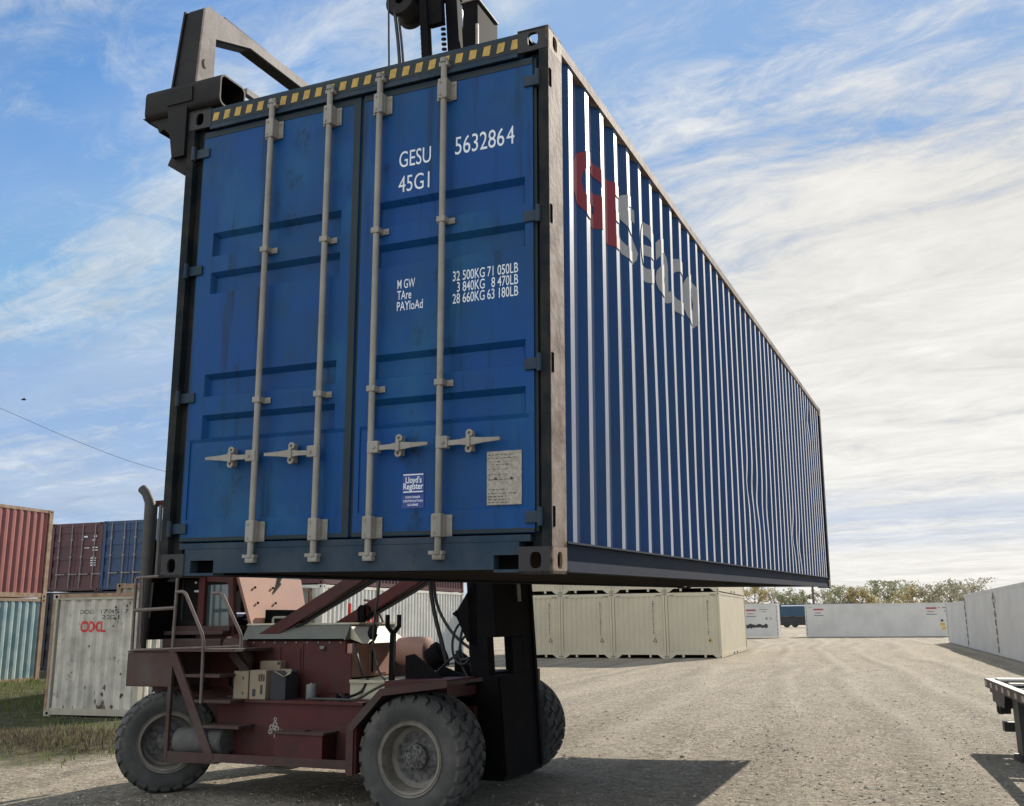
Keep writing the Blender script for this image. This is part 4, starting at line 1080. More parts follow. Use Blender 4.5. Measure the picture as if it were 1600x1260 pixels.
    e.build('exhaust_stack', M['exhaust'], o, smooth=True)
    e = MB(); e.tube([(-2.62, -.80, .95), (-2.62, -.80, 1.35), (-2.70, -.80, 1.46), (-2.9, -.80, 1.5)], .085, 14); e.build('intake_pipe', M['truck_dusty'], o, smooth=True)
    # tool box on the side step
    e = MB(); e.box(-1.80, -1.22, -1.34, -1.085, .36, .62, .006); tb = e.build('tool_box', M['truck_red'], o)
    e = MB(); e.box(-1.82, -1.20, -1.355, -1.083, .62, .648, .005); e.box(-1.56, -1.46, -1.30, -1.20, .648, .66); e.build('tool_box_lid', M['truck_dusty'], tb)
    # worn white emblem on the side
    e = MB()
    def disc(cx, cz, r0, r1, sx=1.0):
        n = 12; vs = []
        for k in range(n):
            a = 2 * PI * k / n
            vs += [(cx + r0 * sx * math.cos(a), -1.0815, cz + r0 * math.sin(a)), (cx + r1 * sx * math.cos(a), -1.0815, cz + r1 * math.sin(a))]
        e.add(vs, [(2 * k, 2 * k + 1, (2 * k + 3) % (2 * n), (2 * k + 2) % (2 * n)) for k in range(n)])
    for cx, cz, r1 in ((-1.99, .735, .022), (-1.99, .685, .030), (-2.035, .655, .028), (-1.965, .64, .03), (-2.01, .62, .03), (-2.05, .61, .026), (-1.955, .60, .022), (-1.905, .605, .016)): disc(cx, cz, r1 * .45, r1)
    e.box(-1.915, -1.90, -1.0822, -1.0812, .585, .64); e.box(-2.0, -1.985, -1.0822, -1.0812, .55, .6)
    e.build('emblem', M['rod_grey'], ch)
    # mast: tilted back a little
    TL = math.tan(R(3.3))
    def mx(x, z): return x - TL * z
    def rail(mb, x0, x1, y0, y1, z0, z1):
        vs = [(mx(x, z), y, z) for z in (z0, z1) for y in (y0, y1) for x in (x0, x1)]
        mb.add(vs, [(0, 2, 3, 1), (4, 5, 7, 6), (0, 1, 5, 4), (2, 6, 7, 3), (0, 4, 6, 2), (1, 3, 7, 5)])
    for s in (-1, 1):
        e = MB(); y0, y1 = (-.52, -.36) if s < 0 else (.36, .52)
        rail(e, .10, .30 if s < 0 else .40, y0, y1, .16, 5.6)
        if s > 0: rail(e, .36, .40, .18, .36, .16, 2.4)
        e.build('mast_rail', M['black_steel'], o)
        e = MB(); y0, y1 = (-.355, -.25) if s < 0 else (.25, .355)
        rail(e, .13, .29, y0, y1, 1.56, 9.6)
        e.build('inner_rail', M['black_steel'], o)
    for x0, x1, y0, y1, z0, z1 in ((.12, .30, -.358, .358, .16, 1.20), (.30, .40, -.52, .18, .16, 1.18), (.12, .128, -.358, .358, 1.62, 2.4), (.30, .40, -.52, .18, 1.56, 2.4), (.33, .398, -.10, .18, 1.185, 1.555), (.12, .30, -.358, .358, 5.2, 5.6), (.12, .30, -.249, .249, 9.3, 9.6)):
        e = MB(); rail(e, x0, x1, y0, y1, z0, z1); e.build('mast_crossmember', M['black_steel'], o)
    for y0, y1 in ((-.50, -.44), (.44, .50)):
        e = MB(); rail(e, .401, .425, y0, y1, .2, 2.5 if y1 > 0 else 1.15); e.build('mast_rib', M['black_steel'], o)
    for y in (-.16, .16):
        e = MB(); e.cyl((mx(.22, 1.7), y, 1.7), (mx(.22, 5.4), y, 5.4), .07, 14); cy = e.build('lift_cylinder', M['black_steel'], o, smooth=True)
        e = MB(); e.cyl((mx(.22, 5.4), y, 5.4), (mx(.22, 9.3), y, 9.3), .05, 14); e.build('lift_rod', M['chrome'], cy, smooth=True)
    e = MB(); e.prism([(-.16, 1.80), (.06, 2.14), (.10, 2.14), (.10, 1.46), (-.02, 1.52)], 'y', -.52, -.49); e.prism([(-.14, 1.84), (-.19, 1.80), (-.13, 1.76)], 'y', -.53, -.48); e.build('mast_bracket', M['black_steel'], o)
    e = MB(); e.cyl((.33, .06, 1.93), (.30, .06, 2.6), .022, 10); e.build('tilt_rod', M['rod_grey'], o)
    # pulleys, hose reel and chains up the mast
    e = MB(); e.lathe([(.06, 0), (.19, 0), (.21, .02), (.21, .06), (.17, .08), (.17, .30), (.21, .32), (.21, .36), (.19, .38), (.06, .38)], (-1.02, -.42, 9.42), (0, 1, 0), 26); e.build('hose_reel', M['spreader'], o, smooth=True)
    e = MB(); rail(e, -.16, -.06, -.50, -.40, 5.2, 9.6); rail(e, -.06, .13, -.47, -.38, 8.9, 9.6); e.prism([(-1.1, 9.5), (-.5, 9.5), (-.5, 9.7), (-1.1, 9.7)], 'y', -.3, .0); e.build('reel_post', M['black_steel'], o)
    e = MB()
    for k in range(60):
        z = 5.4 + k * .07; e.cyl((mx(.10, z), -.42, z), (mx(.10, z) , -.36, z + .035), .022, 6); e.cyl((mx(-.185, z), -.44, z), (mx(-.185, z), -.41, z + .035), .012, 5)
    e.build('lift_chain', M['spreader'], o)
    e = MB()
    hose(e, [(-1.18, -.42, 9.5), (-1.16, -.42, 8.7), (-1.12, -.42, 7.6), (-.95, -.4, 6.0), (-.4, -.4, 4.9)], .012); hose(e, [(-1.10, -.40, 9.3), (-1.02, -.40, 8.6), (-.95, -.40, 7.4), (-.8, -.4, 6.0), (-.35, -.4, 5.2)], .022); hose(e, [(-1.05, -.38, 9.2), (-.98, -.38, 8.6), (-.90, -.38, 7.4), (-.75, -.38, 6.0), (-.3, -.38, 5.2)], .016)
    hose(e, [(-.62, -.45, 8.95), (-.60, -.45, 8.6), (-.52, -.45, 8.2), (-.45, -.45, 7.5)], .014)
    e.build('mast_hose', M['rubber'], o)
    # upper carriage in front of the mast
    e = MB(); e.box(-.10, .10, -.47, .10, 6.4, 9.06); e.box(-.10, .06, .10, .18, 6.4, 8.98); e.box(.10, .40, -.45, .6, 5.2, 5.9); ca = e.build('carriage', M['black_steel'], o)
    e = MB(); e.box(.085, .115, -.50, -.47, 6.4, 8.72); e.box(-.12, .12, -.49, .10, 9.06, 9.075); e.build('carriage_lit_edge', M['spreader_sunlit'], ca)  # pale strips painted in for the sunlit corner and top edge
    # hoses hanging between body and mast
    e = MB()
    hose(e, [(-.58, -.30, 2.6), (-.58, -.30, 2.18), (-.53, -.30, 1.85), (-.43, -.30, 1.5), (-.36, -.30, 1.26)], .024); hose(e, [(-.56, -.26, 2.5), (-.53, -.26, 1.98), (-.36, -.28, 1.66), (-.12, -.30, 1.46), (.05, -.3, 1.4)], .017)
    hose(e, [(-.86, -.90, 2.5), (-.86, -.90, 2.14), (-.91, -.90, 1.75), (-.92, -.90, 1.50), (-.86, -.9, 1.25), (-.77, -.90, 1.14)], .012)
    for k, (cx, cz, rx, rz) in enumerate(((-.12, 1.50, .13, .22), (-.06, 1.52, .12, .24), (-.02, 1.50, .07, .22), (-.14, 1.44, .10, .14))):
        pts = [(cx + rx * math.cos(t), -.40 + .05 * k + .03 * math.sin(t), cz + rz * math.sin(t)) for t in (2 * PI * q / 14 for q in range(13))]
        hose(e, pts, .013, 6, 4)
    hose(e, [(-.2, -.4, 1.42), (-.1, -.4, 1.2), (.05, -.42, 1.0), (.14, -.45, .9)], .018); hose(e, [(-.05, -.4, 1.35), (.0, -.4, 1.15), (.1, -.42, .95)], .014); hose(e, [(-.45, -.35, 1.2), (-.25, -.38, 1.35), (-.1, -.4, 1.33), (.1, -.42, 1.42)], .014)
    e.build('hydraulic_hose', M['rubber'], o)
    e = MB(); e.prism([(-.58, 1.14), (-.58, 1.38), (-.49, 1.40), (-.12, 1.14)], 'y', -.82, -.78); e.prism([(-.58, 1.12), (-.58, 1.36), (-.49, 1.38), (-.12, 1.12)], 'y', .3, .34); e.box(-.60, .10, -.80, .8, 1.09, 1.13); e.build('pivot_plate', M['black_steel'], o)
    e = MB(); e.lathe([(.001, 0), (.10, 0), (.125, .015), (.125, .10), (.14, .105), (.14, .17), (.10, .19), (.001, .2)], (-.66, -.15, 1.30), (.75, .1, .45), 18); e.cyl((-.52, -.2, 1.2), (-.1, -.2, 1.05), .07, 10); e.build('winch_motor', M['black_steel'], o, smooth=True)
    # spreader above the container, tilted with it
    sp = MB()
    sp.prism([(-2.30, 3.42), (-2.30, 3.63), (-2.58, 3.63), (-2.58, 3.42)], 'y', 1.9, 10.3)
    spo = sp.build('spreader_beam', M['spreader'], o)
    spo.matrix_local = FMAT.inverted() @ CMAT
    def end_frame(ye, sgn):
        Yf = lambda y: ye + sgn * y
        t = MB()
        # cross tube: hollow, rounded square section, open at the inner end
        def sec(hw, hh, r):
            out = []
            for cx, cz, a0 in ((hw - r, hh - r, 0), (-hw + r, hh - r, 90), (-hw + r, -hh + r, 180), (hw - r, -hh + r, 270)):
                for q in range(5): out.append((cx + r * math.cos(R(a0 + q * 22.5)), cz + r * math.sin(R(a0 + q * 22.5))))
            return out
        so = sec(.12, .105, .045); si = sec(.108, .093, .035); n_ = len(so); yc = Yf(.12); zc = 3.004
        vs = [(x_, yc + a_, zc + b_) for x_, S_ in ((-2.79, so), (-2.185, so), (-2.185, si), (-2.40, si)) for a_, b_ in S_]
        fs = [(q * n_ + k, q * n_ + (k + 1) % n_, (q + 1) * n_ + (k + 1) % n_, (q + 1) * n_ + k) for q in range(3) for k in range(n_)] + [tuple(range(n_)), tuple(range(3 * n_, 4 * n_))]
        t.add(vs, fs)
        t.build('cross_tube', M['spreader'], spo, smooth=True)
        t = MB(); t.box(-2.60, -2.40, *sorted((Yf(-.008), Yf(.002))), 2.96, 3.06); t.build('wear_plate', M['spreader'], spo)
        h = MB(); hk = [(-2.836, 2.935), (-2.822, 2.925), (-2.717, 2.87), (-2.685, 2.81), (-2.65, 2.83), (-2.565, 2.751), (-2.565, 2.634), (-2.596, 2.57), (-2.476, 2.492), (-2.442, 2.488), (-2.442, 2.935)]
        h.prism(hk, 'y', *sorted((Yf(.03), Yf(.17)))); h.prism([(-2.60, 2.935), (-2.442, 2.935), (-2.442, 2.60), (-2.54, 2.60)], 'y', *sorted((Yf(.0), Yf(.03))))
        h.box(-2.43, -2.29, *sorted((Yf(.03), Yf(.15))), 2.897, 2.934)
        h.build('grab_hook', M['spreader'], spo)
        g = MB()
        leg = [(-.135, 3.10), (.025, 3.10), (.02, 3.345), (.20, 3.40), (1.6, 3.405), (1.6, 3.52), (.02, 3.53), (-.07, 3.535), (-.12, 3.50)]
        plate = [(.045, 3.09), (.20, 3.09), (.20, 3.50), (.55, 3.625), (1.9, 3.635), (1.9, 3.705), (.115, 3.69), (.085, 3.66)]
        g.prism([(Yf(a), b) for a, b in plate], 'x', -2.435, -2.42)
        g.prism([(Yf(.12 + .022 * math.cos(q * .785)), 3.28 + .034 * math.sin(q * .785)) for q in range(8)], 'x', -2.421, -2.416)
        g.build('gooseneck_plate', M['spreader_sunlit'], spo)
        g = MB()
        # folded dark web: front flange, back flange, underside of the arm
        g.prism([(Yf(a), b) for a, b in ((.040, 3.09), (.055, 3.09), (.125, 3.68), (.110, 3.68))], 'x', -2.60, -2.436)
        g.prism([(Yf(a), b) for a, b in ((.19, 3.09), (.20, 3.09), (.20, 3.50), (.19, 3.50))], 'x', -2.60, -2.436)
        g.prism([(Yf(a), b) for a, b in ((.20, 3.49), (.55, 3.615), (1.9, 3.625), (1.9, 3.635), (.55, 3.627), (.20, 3.502))], 'x', -2.52, -2.436)
        g.prism([(Yf(a), b) for a, b in ((.110, 3.68), (1.9, 3.695), (1.9, 3.70), (.115, 3.688))], 'x', -2.58, -2.436)
        g.prism([(Yf(a), b) for a, b in ((.03, 3.09), (.055, 3.09), (.135, 3.69), (.10, 3.69))], 'x', -2.615, -2.60)
        g.build('gooseneck', M['spreader'], spo)
        g = MB(); g.beam((-2.46, Yf(.30), 3.715), (-2.46, Yf(.75), 3.712), .03, .02); g.build('hose_guide', M['spreader'], spo)
        b = MB(); b.box(-2.23, -2.19, *sorted((Yf(.26), Yf(2.0))), 3.09, 3.13); b.build('guide_rail', M['spreader_sunlit'], spo)
    end_frame(-.02, 1); end_frame(LN + .02, -1)
    m2 = MB(); m2.box(-2.75, -2.0, 5.2, 7.0, 3.42, 3.9); m2.build('spreader_head', M['spreader'], spo)
    return o


HANDLER = handler()

# ------------------------------------------------------------------ things lying on the truck's running board
def on_truck(name, label, cat, x, y, z, rz=0, group=None):
    return empty(name, label, cat, matrix=FMAT @ Matrix.Translation((x, y, z)) @ Matrix.Rotation(rz, 4, 'Z'), group=group)

def carton(label, x, y, z, w, d, h, rz=0, marks=()):
    t = on_truck('cardboard_box', label, 'box', x, y, z, rz, 'cardboard boxes on the lift truck')
    b = MB(); b.box(0, w, 0, d, 0, h, .004); b.build('carton', M['cardboard'], t)
    b = MB(); b.box(.0, w, d * .48, d * .52, h, h + .002); b.build('tape', M['tin'], t)
    b = MB()
    for a0, a1, c0, c1 in marks: b.box(a0 * w, a1 * w, -.0025, -.0008, c0 * h, c1 * h)
    if marks: b.build('print', M['black_print'], t)
    return t
carton('plain brown cardboard box nearest the ladder on the lift truck', -2.56, -1.08, .931, .19, .26, .29, R(1), ((.62, .7, .16, .26), (.62, .7, .70, .8)))
carton('brown cardboard box with a printed emblem, standing right of the plain one', -2.355, -1.07, .931, .215, .25, .30, R(-1), ((.55, .66, .62, .86), (.70, .80, .62, .88), (.84, .92, .62, .86), (.2, .4, .1, .35), (.68, .82, .18, .5)))
carton('small brown carton standing behind the two front cardboard boxes', -2.44, -.79, .931, .27, .10, .385, 0, ((.85, .98, .9, .98),))
t = on_truck('open_box', 'open black box with a loose pale flap, right of the cardboard boxes', 'box', -2.10, -1.04, .931, 0)
b = MB(); b.box(0, .19, 0, .22, 0, .008); b.box(0, .008, 0, .22, .008, .30); b.box(.182, .19, 0, .22, .008, .28); b.box(.008, .182, 0, .008, .008, .30); b.box(.008, .182, .212, .22, .008, .30); b.build('carton', M['dark_box'], t)
b = MB(); b.add([(.03, -.01, .30), (.16, -.01, .23), (.26, -.01, .27), (.18, .12, .31), (.05, .12, .31)], [(0, 1, 2, 3, 4)]); b.prism([(.06, .285), (.17, .235), (.175, .24), (.065, .292)], 'y', -.02, .1); b.build('flap', M['cardboard'], t)
t = on_truck('oil_can', 'small grey metal can on the running board below the engine', 'can', -1.70, -.86, .931)
b = MB(); b.lathe([(.001, 0), (.056, 0), (.058, .006), (.058, .145), (.053, .152), (.02, .152), (.02, .165), (.001, .166)], (0, 0, 0), (0, 0, 1), 20); b.build('can_body', M['tin'], t, smooth=True)

# ------------------------------------------------------------------ left stack
GL = 'containers stacked along the left edge of the yard'
yard_box('weathered pale teal container under the faded red one, grass along its foot', 'container', -24.5, 13.43, -.03, W, 12.192, 2.59, M['stack_teal'], M['tan_post'], GL)
yard_box('faded red corrugated container, on top of the pale teal one', 'container', -24.5, 13.43, 2.565, W, 12.192, 2.81, M['stack_red'], M['rust_edge'], GL)
mk = [(-.42, -.28, 2.03, 2.10), (-.90, -.72, 2.03, 2.09), (-.48, -.30, 1.90, 1.95)] + [(-.85, -.6, 1.62 - k * .0, 1.645) for k in range(1)] + [(-.45, -.2, 1.62 - k * .1, 1.66 - k * .1) for k in range(2)] + [(-.50, -.25, 1.22 - k * .09, 1.26 - k * .09) for k in range(4)]
def door_box(label, a, z, H, m, bar, marks, extra=None):
    o = yard_box(label, 'container', a, 30.7, z, W, 6.06, H, m, m, 'containers standing with their doors to the yard', near='door')
    simple_doors(o, W, H, m, bar, marks)
    return o
o = door_box('maroon container showing its doors with a white label, beside a navy one', -26.92, 2.97, 2.60, M['maroon'], M['dull_bar'], mk + [(-2.32, -1.98, 1.75, 2.0)])
o = door_box('navy blue container showing its doors, beside the maroon one', -24.46, 2.985, 2.60, M['navy'], M['dull_bar'], [(-.45, -.22, 2.05, 2.13), (-.43, -.25, 1.88, 1.95), (-.4, -.25, 1.5, 1.53), (-.45, -.2, 1.1, 1.12), (-.42, -.32, .75, .82)])
door_box('dark plum container at ground level under the maroon one', -26.92, .05, 2.90, M['dark_plum'], M['dark_plum'], [(-.5, -.3, 2.35, 2.4), (-.5, -.25, 1.9, 1.95)])
door_box('dark container at ground level under the navy one', -24.46, .05, 2.90, M['dark_plum'], M['dark_plum'], [])
# old white container, its blank end to the camera
o = yard_box('old white container with rust stains and faded red letters on its end, in the grass', 'container', -14.44, 17.87, -.2, W, 6.06, 2.60, M['old_white'], M['old_white_frame'], None)
b = MB(); b.box(-W - .004, -W + .07, -.004, .155, .12, 2.48); b.build('rusty_post', M['rust_edge'], o)
b = MB(); b.box(-W + .10, -.10, .006, .05, 2.52, 2.602); b.build('rusty_header', M['rust_edge'], o)
brk_e = corr_breaks(-W + .13, -.13, -W + .19, 1.0, .048)
def prof_e(s):
    for (s0, d0), (s1, d1) in zip(brk_e[:-1], brk_e[1:]):
        if s0 <= s <= s1: return d0 + (d1 - d0) * (s - s0) / (s1 - s0)
    return .036
def end_text(o, items, m):
    bm = bmesh.new()
    for txt, x0, z0, h, w, bold in items:
        vs, fs = text_polys(txt, h, w, bold)
        bv = [bm.verts.new((x0 + a, 0, z0 + b)) for a, b in vs]
        for f in fs:
            try: bm.faces.new([bv[i] for i in f])
            except ValueError: pass
    for s, d in brk_e:
        bmesh.ops.bisect_plane(bm, geom=bm.verts[:] + bm.edges[:] + bm.faces[:], plane_co=(s, 0, 0), plane_no=(1, 0, 0))
    for v in bm.verts: v.co.y = .03 + prof_e(v.co.x) - .003
    return MB().bm(bm).build('lettering', m, o)
end_text(o, [('OOCL', -1.66, 1.78, .20, .66, .04)], M['bright_red'])
end_text(o, [('OOLU', -1.70, 2.16, .085, .36, 0), ('170451', -1.14, 2.16, .085, .52, 0), ('7', -.50, 2.16, .085, .07, 0), ('22G1', -1.10, 2.04, .085, .42, 0)], M['black_print'])
b = MB(); rr = random.Random(12)
for x, z, r_ in ((-1.42, .62, .055), (-1.16, .50, .045), (-1.12, .34, .05), (-.92, .62, .075), (-.98, .48, .05), (-.95, .30, .06), (-.98, .12 + .1, .06), (-1.05, .22, .05), (-.88, .2, .07), (-.70, .22, .05), (-.62, 1.15, .035), (-1.38, 1.48, .035), (-.74, 2.05, .03), (-.78, 1.9, .03), (-1.72, .19, .05), (-1.95, .19, .04), (-.5, .9, .03), (-.45, .45, .05), (-.75, 2.30, .035), (-.46, 2.32, .03), (-1.7, 1.95, .025)):
    n_ = 11; pts = []
    for q in range(n_):
        a = 2 * PI * q / n_; k = r_ * rr.uniform(.5, 1.1) * (1.0 if math.sin(a) > 0 else rr.uniform(1.0, 1.9))
        pts.append((x + k * .6 * math.cos(a), z + k * math.sin(a)))
    b.add([(px_, .03 + prof_e(px_) - .0025, pz_) for px_, pz_ in pts], [tuple(range(n_))])
b.build('rust_stain', M['rust_stain'], o)
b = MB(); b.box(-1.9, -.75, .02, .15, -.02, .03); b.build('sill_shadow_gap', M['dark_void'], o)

# ------------------------------------------------------------------ row behind the lift truck
GW = 'containers in the row behind the lift truck'
o = yard_box('long white corrugated container with a red lettered name, behind the lift truck', 'container', -16.0, 28.3, .02, W, 12.19, 2.9, M['white_wall'], M['white_wall'], GW)
brk_w = corr_breaks(.15, 12.19 - .15, .24, 1.0)
def prof_w(s):
    for (s0, d0), (s1, d1) in zip(brk_w[:-1], brk_w[1:]):
        if s0 <= s <= s1: return d0 + (d1 - d0) * (s - s0) / (s1 - s0)
    return .036
bm = bmesh.new()
for txt, y0, z0, h, w in (('I', 1.75, 1.62, .62, .22), ('H', 2.55, 1.60, .60, .85), ('L', 3.55, 1.60, .60, .5)):
    vs, fs = text_polys(txt, h, w, .05)
    bv = [bm.verts.new((0, y0 + a, z0 + c)) for a, c in vs]
    for f in fs:
        try: bm.faces.new([bv[i] for i in f])
        except ValueError: pass
for s, d in brk_w:
    bmesh.ops.bisect_plane(bm, geom=bm.verts[:] + bm.edges[:] + bm.faces[:], plane_co=(0, s, 0), plane_no=(0, 1, 0))
for v in bm.verts: v.co.x = -.02 - prof_w(v.co.y) + .003
MB().bm(bm).build('lettering', M['bright_red'], o)
yard_box('dark maroon corrugated container on top of the long white one', 'container', -16.0, 28.3, 2.925, W, 12.19, 2.59, M['maroon'], M['maroon'], GW)
yard_box('short grey container with a rusty corner post, left of the long white one', 'container', -16.25, 22.0, .0, W, 6.06, 2.80, M['grey_wall'], M['rust_edge'], GW)

# ------------------------------------------------------------------ tan stack
def tan_box(a, b, z, label, tri_yellow=False, oa=None):
    Wt, Lt, H = 2.438, 11.0, 2.89
    o = empty('shipping_container', label, 'container', yard(a, b, z), (0, 0, -PSI), 'tan containers stacked two high')
    f = MB()
    for x in (-Wt, -.10):
        for y in (0, Lt - .12): f.box(x, x + .10, y, y + .12, 0.0, H)
    f.box(-Wt + .10, -.10, .012, .10, H - .16, H - .006); f.box(-Wt + .10, -.10, .012, .10, .16, .26)
    for s, x in ((1, -Wt + .10), (-1, -.10)): f.prism([(x, .26), (x, .0), (x + s * .10, .0), (x + s * .30, .16), (x + s * .30, .26)], 'y', .01, .10)
    for x0, x1 in ((-Wt + .015, -Wt + .09), (-.09, -.012)): f.box(x0, x1, .12, Lt - .12, .03, .20); f.box(x0, x1, .12, Lt - .12, H - .10, H - .006)
    f.box(-Wt + .1, -.1, Lt - .1, Lt - .01, .02, .2); f.box(-Wt + .1, -.1, Lt - .1, Lt - .01, H - .12, H - .01)
    f.build('frame', M['tan'], o)
    k = MB()
    for x in (-Wt * .70, -Wt * .30): k.box(x - .05, x + .05, .02, .10, .04, .16, .01)
    k.build('rail_knob', M['tan'], o)
    g = MB()
    for x in (-Wt + .05, -.05):
        for zz in (.07, H - .07): g.cyl((x, -.004, zz), (x, .002, zz), .03, 8)
    for y in (Lt * .44, Lt * .56): g.box(-.012, -.006, y - .17, y + .17, .05, .14)
    g.build('pocket', M['dark_void'], o)
    w = MB(); corr_wall(w, corr_breaks(-Wt + .10, -.10, -Wt + .15, .86, .03), .26, H - .16, lambda s, d, zz: (s, .03 + d, zz)); w.build('end_wall', M['tan'], o)
    for x0, x1 in ((-.045, -.028), (-Wt + .028, -Wt + .045)):
        w = MB(); w.box(x0, x1, .12, Lt - .12, .20, H - .10); w.build('side_wall', M['tan'], o)
    w = MB(); w.box(-Wt + .1, -.1, Lt - .06, Lt - .03, .2, H - .12); w.build('end_wall', M['tan'], o)
    r = MB(); r.box(-Wt + .09, -.09, .1, Lt - .1, H - .06, H - .03); r.box(-Wt + .09, -.09, .1, Lt - .1, .18, .22); r.build('roof', M['tan_dark'], o)
    t = MB(); rr = random.Random(int(a * 10))
    zz = 2.52; x = -.57
    while zz > 1.05:
        hh = rr.uniform(.02, .055); t.box(x, x + rr.uniform(.02, .05) * (1.6 if zz > 2.3 else 1), .022, .028, zz - hh, zz); zz -= hh + rr.uniform(.02, .05)
    for q in range(5):
        t.box(-.40 + q * .05, -.37 + q * .05, .008, .0118, H - .14, H - .09); t.box(-Wt + .2 + q * .045, -Wt + .225 + q * .045, .008, .0118, H - .14, H - .10)
    t.build('lettering', M['black_print'], o)
    t = MB(); t.prism([(-.60, .72), (-.40, .72), (-.50, .92)], 'y', .0235, .028); wn = t.build('warning_triangle', M['warn_yellow'] if tri_yellow else M['tan_dark'], o)
    t = MB(); t.prism([(-.555, .745), (-.445, .745), (-.50, .86)], 'y', .0215, .0232); t.build('triangle_mark', M['black_print'] if tri_yellow else M['tan'], wn)
    return o
names_l = ['rightmost lower tan container, its smooth side facing the lane', 'second lower tan container from the lane', 'third lower tan container from the lane', 'fourth lower tan container from the lane, half hidden by the mast']
names_u = ['upper tan container at the lane end of the stack', 'second upper tan container from the lane', 'third upper tan container from the lane', 'fourth upper tan container from the lane, close to the mast']
for k in range(4):
    tan_box(-5.664 - 2.46 * k, 45.31, 0.0, names_l[k], k == 0)
    tan_box(-5.664 - 2.46 * k, 45.31, 2.905, names_u[k], k == 0)

# ------------------------------------------------------------------ white refrigerated containers
def reefer(label, a, b, z, rot, H=2.896, Ln=12.19, logos=(), stickers=(), group=None, side=1, codes=()):
    o = empty('refrigerated_container', label, 'container', yard(a, b, z), (0, 0, rot), group)
    f = MB()
    for x in (-W, -.10):
        for y in (0, Ln - .10): f.box(x, x + .10, y, y + .10, 0, H)
    for x0, x1 in ((-W + .004, -W + .08), (-.08, -.004)): f.box(x0, x1, .10, Ln - .10, .03, .22); f.box(x0, x1, .10, Ln - .10, H - .12, H - .004)
    for y0, y1 in ((.004, .08), (Ln - .08, Ln - .004)): f.box(-W + .1, -.1, y0, y1, .02, .2); f.box(-W + .1, -.1, y0, y1, H - .12, H - .004)
    f.build('frame', M['reefer'], o)
    w = MB(); w.box(-.05, -.014, .10, Ln - .10, .22, H - .12)
    for y in [1.2 + k * 1.35 for k in range(9)]: pass
    w.build('side_wall', M['reefer'], o)
    w = MB(); w.box(-W + .014, -W + .05, .10, Ln - .10, .22, H - .12); w.build('side_wall', M['reefer'], o)
    w = MB(); w.box(-W + .1, -.1, .02, .06, .2, H - .12); w.box(-W + .12, -.12, .014, .02, .3, H - .25); w.build('end_wall', M['reefer'], o)
    w = MB(); w.box(-W + .1, -.1, Ln - .06, Ln - .02, .2, H - .12); w.build('end_wall', M['reefer'], o)
    r = MB(); r.box(-W + .08, -.08, .08, Ln - .08, H - .03, H - .01); r.box(-W + .08, -.08, .08, Ln - .08, .1, .2); r.build('roof', M['reefer'], o)
    g = MB()
    for x in (-W / 2,): g.box(-W + .1, -.1, -.014, -.002, .1, H - .1)
    xs = (-.006, -.002) if side > 0 else (-W - .004, -W - .0005)
    for y in (.012, Ln - .132):
        for q in range(7): g.box(*sorted((xs[0], xs[1])), y, y + .12, .15 + q * .38, .42 + q * .38)
    g.build('door_seal', M['reefer_seal'], o)
    xx = (-.013, -.0115) if side > 0 else (-W + .0115, -W + .013)
    for y, zz, w_, in logos:
        l = MB(); l.box(*xx, y, y + w_, zz, zz + .15); l.box(*xx, y + .1, y + w_ * .75, zz - .26, zz - .20); l.build('logo_band', M['logo_red'], o)
        l = MB(); l.box(*xx, y, y + w_, zz - .48, zz - .42); l.build('logo_line', M['logo_blue'], o)
    for y, zz, w_, h_, m in stickers:
        l = MB(); l.box(*xx, y, y + w_, zz, zz + h_); l.build('sticker', m, o)
    return o
GR = 'white refrigerated containers along the right of the lane'
lx = [(0.35, 2.2, .05, .3, M['dull_bar']), (11.6, 2.3, .3, .25, M['dull_bar']), (11.75, 1.7, .25, .1, M['dull_bar']), (.5, 1.75, .25, .1, M['dull_bar']), (.3, 2.35, .28, .2, M['dull_bar'])]
reefer('nearest white refrigerated container at right, cut off by the frame', 8.24, 36.2, 0, -PSI, side=-1, stickers=lx, group=GR)
reefer('white refrigerated container at right between two dark door seams', 8.24, 48.49, 0, -PSI, side=-1, stickers=lx, group=GR)
reefer('lower, greyer refrigerated container at the far end of the right row', 8.24, 60.85, 0, -PSI, H=2.57, side=-1, stickers=[(.3, 2.0, .1, .2, M['dull_bar'])], group=GR)
GB = 'white refrigerated containers closing the far end of the lane'
reefer('long white refrigerated container across the end of the lane with yellow stickers', -4.24, 94.5, 0, -PSI - R(90), logos=((.75, 2.35, .85), (10.15, 2.35, .85)), group=GB,
       stickers=[(11.25, 1.28, .22, .18, M['black_print']), (11.2, .92, .36, .26, M['warn_yellow']), (11.3, .60, .28, .24, M['warn_yellow']), (11.1, 2.45, .2, .07, M['dull_bar']), (11.45, 2.42, .3, .1, M['dull_bar']), (11.6, 2.1, .1, .13, M['dull_bar']), (11.85, 2.1, .1, .13, M['dull_bar']), (.3, 2.6, .4, .04, M['dull_bar'])])
ob = reefer('white refrigerated container behind the tan stack, a dark landscape picture on its side', -18.55, 91.0, .08, -PSI - R(90), logos=((9.45, 2.25, .85),), group=GB,
       stickers=[(10.6, 2.35, .7, .06, M['dull_bar']), (10.85, 2.15, .3, .07, M['dull_bar']), (11.1, 1.5, .18, .2, M['dull_bar']), (11.5, 1.5, .12, .18, M['dull_bar'])])
b = MB(); rr = random.Random(5)
pts_t = []; y = 9.0
while y < 11.45:
    pts_t.append((y, 1.08 + rr.uniform(-.05, .10))); y += rr.uniform(.08, .2)
pts_b = [(p[0], .85 - rr.uniform(0, .14) * (1 if i % 2 else .2)) for i, p in enumerate(pts_t)]
for i in range(len(pts_t) - 1):
    b.add([(-.0105, *pts_b[i]), (-.0105, *pts_b[i + 1]), (-.0105, *pts_t[i + 1]), (-.0105, *pts_t[i])], [(0, 1, 2, 3)])
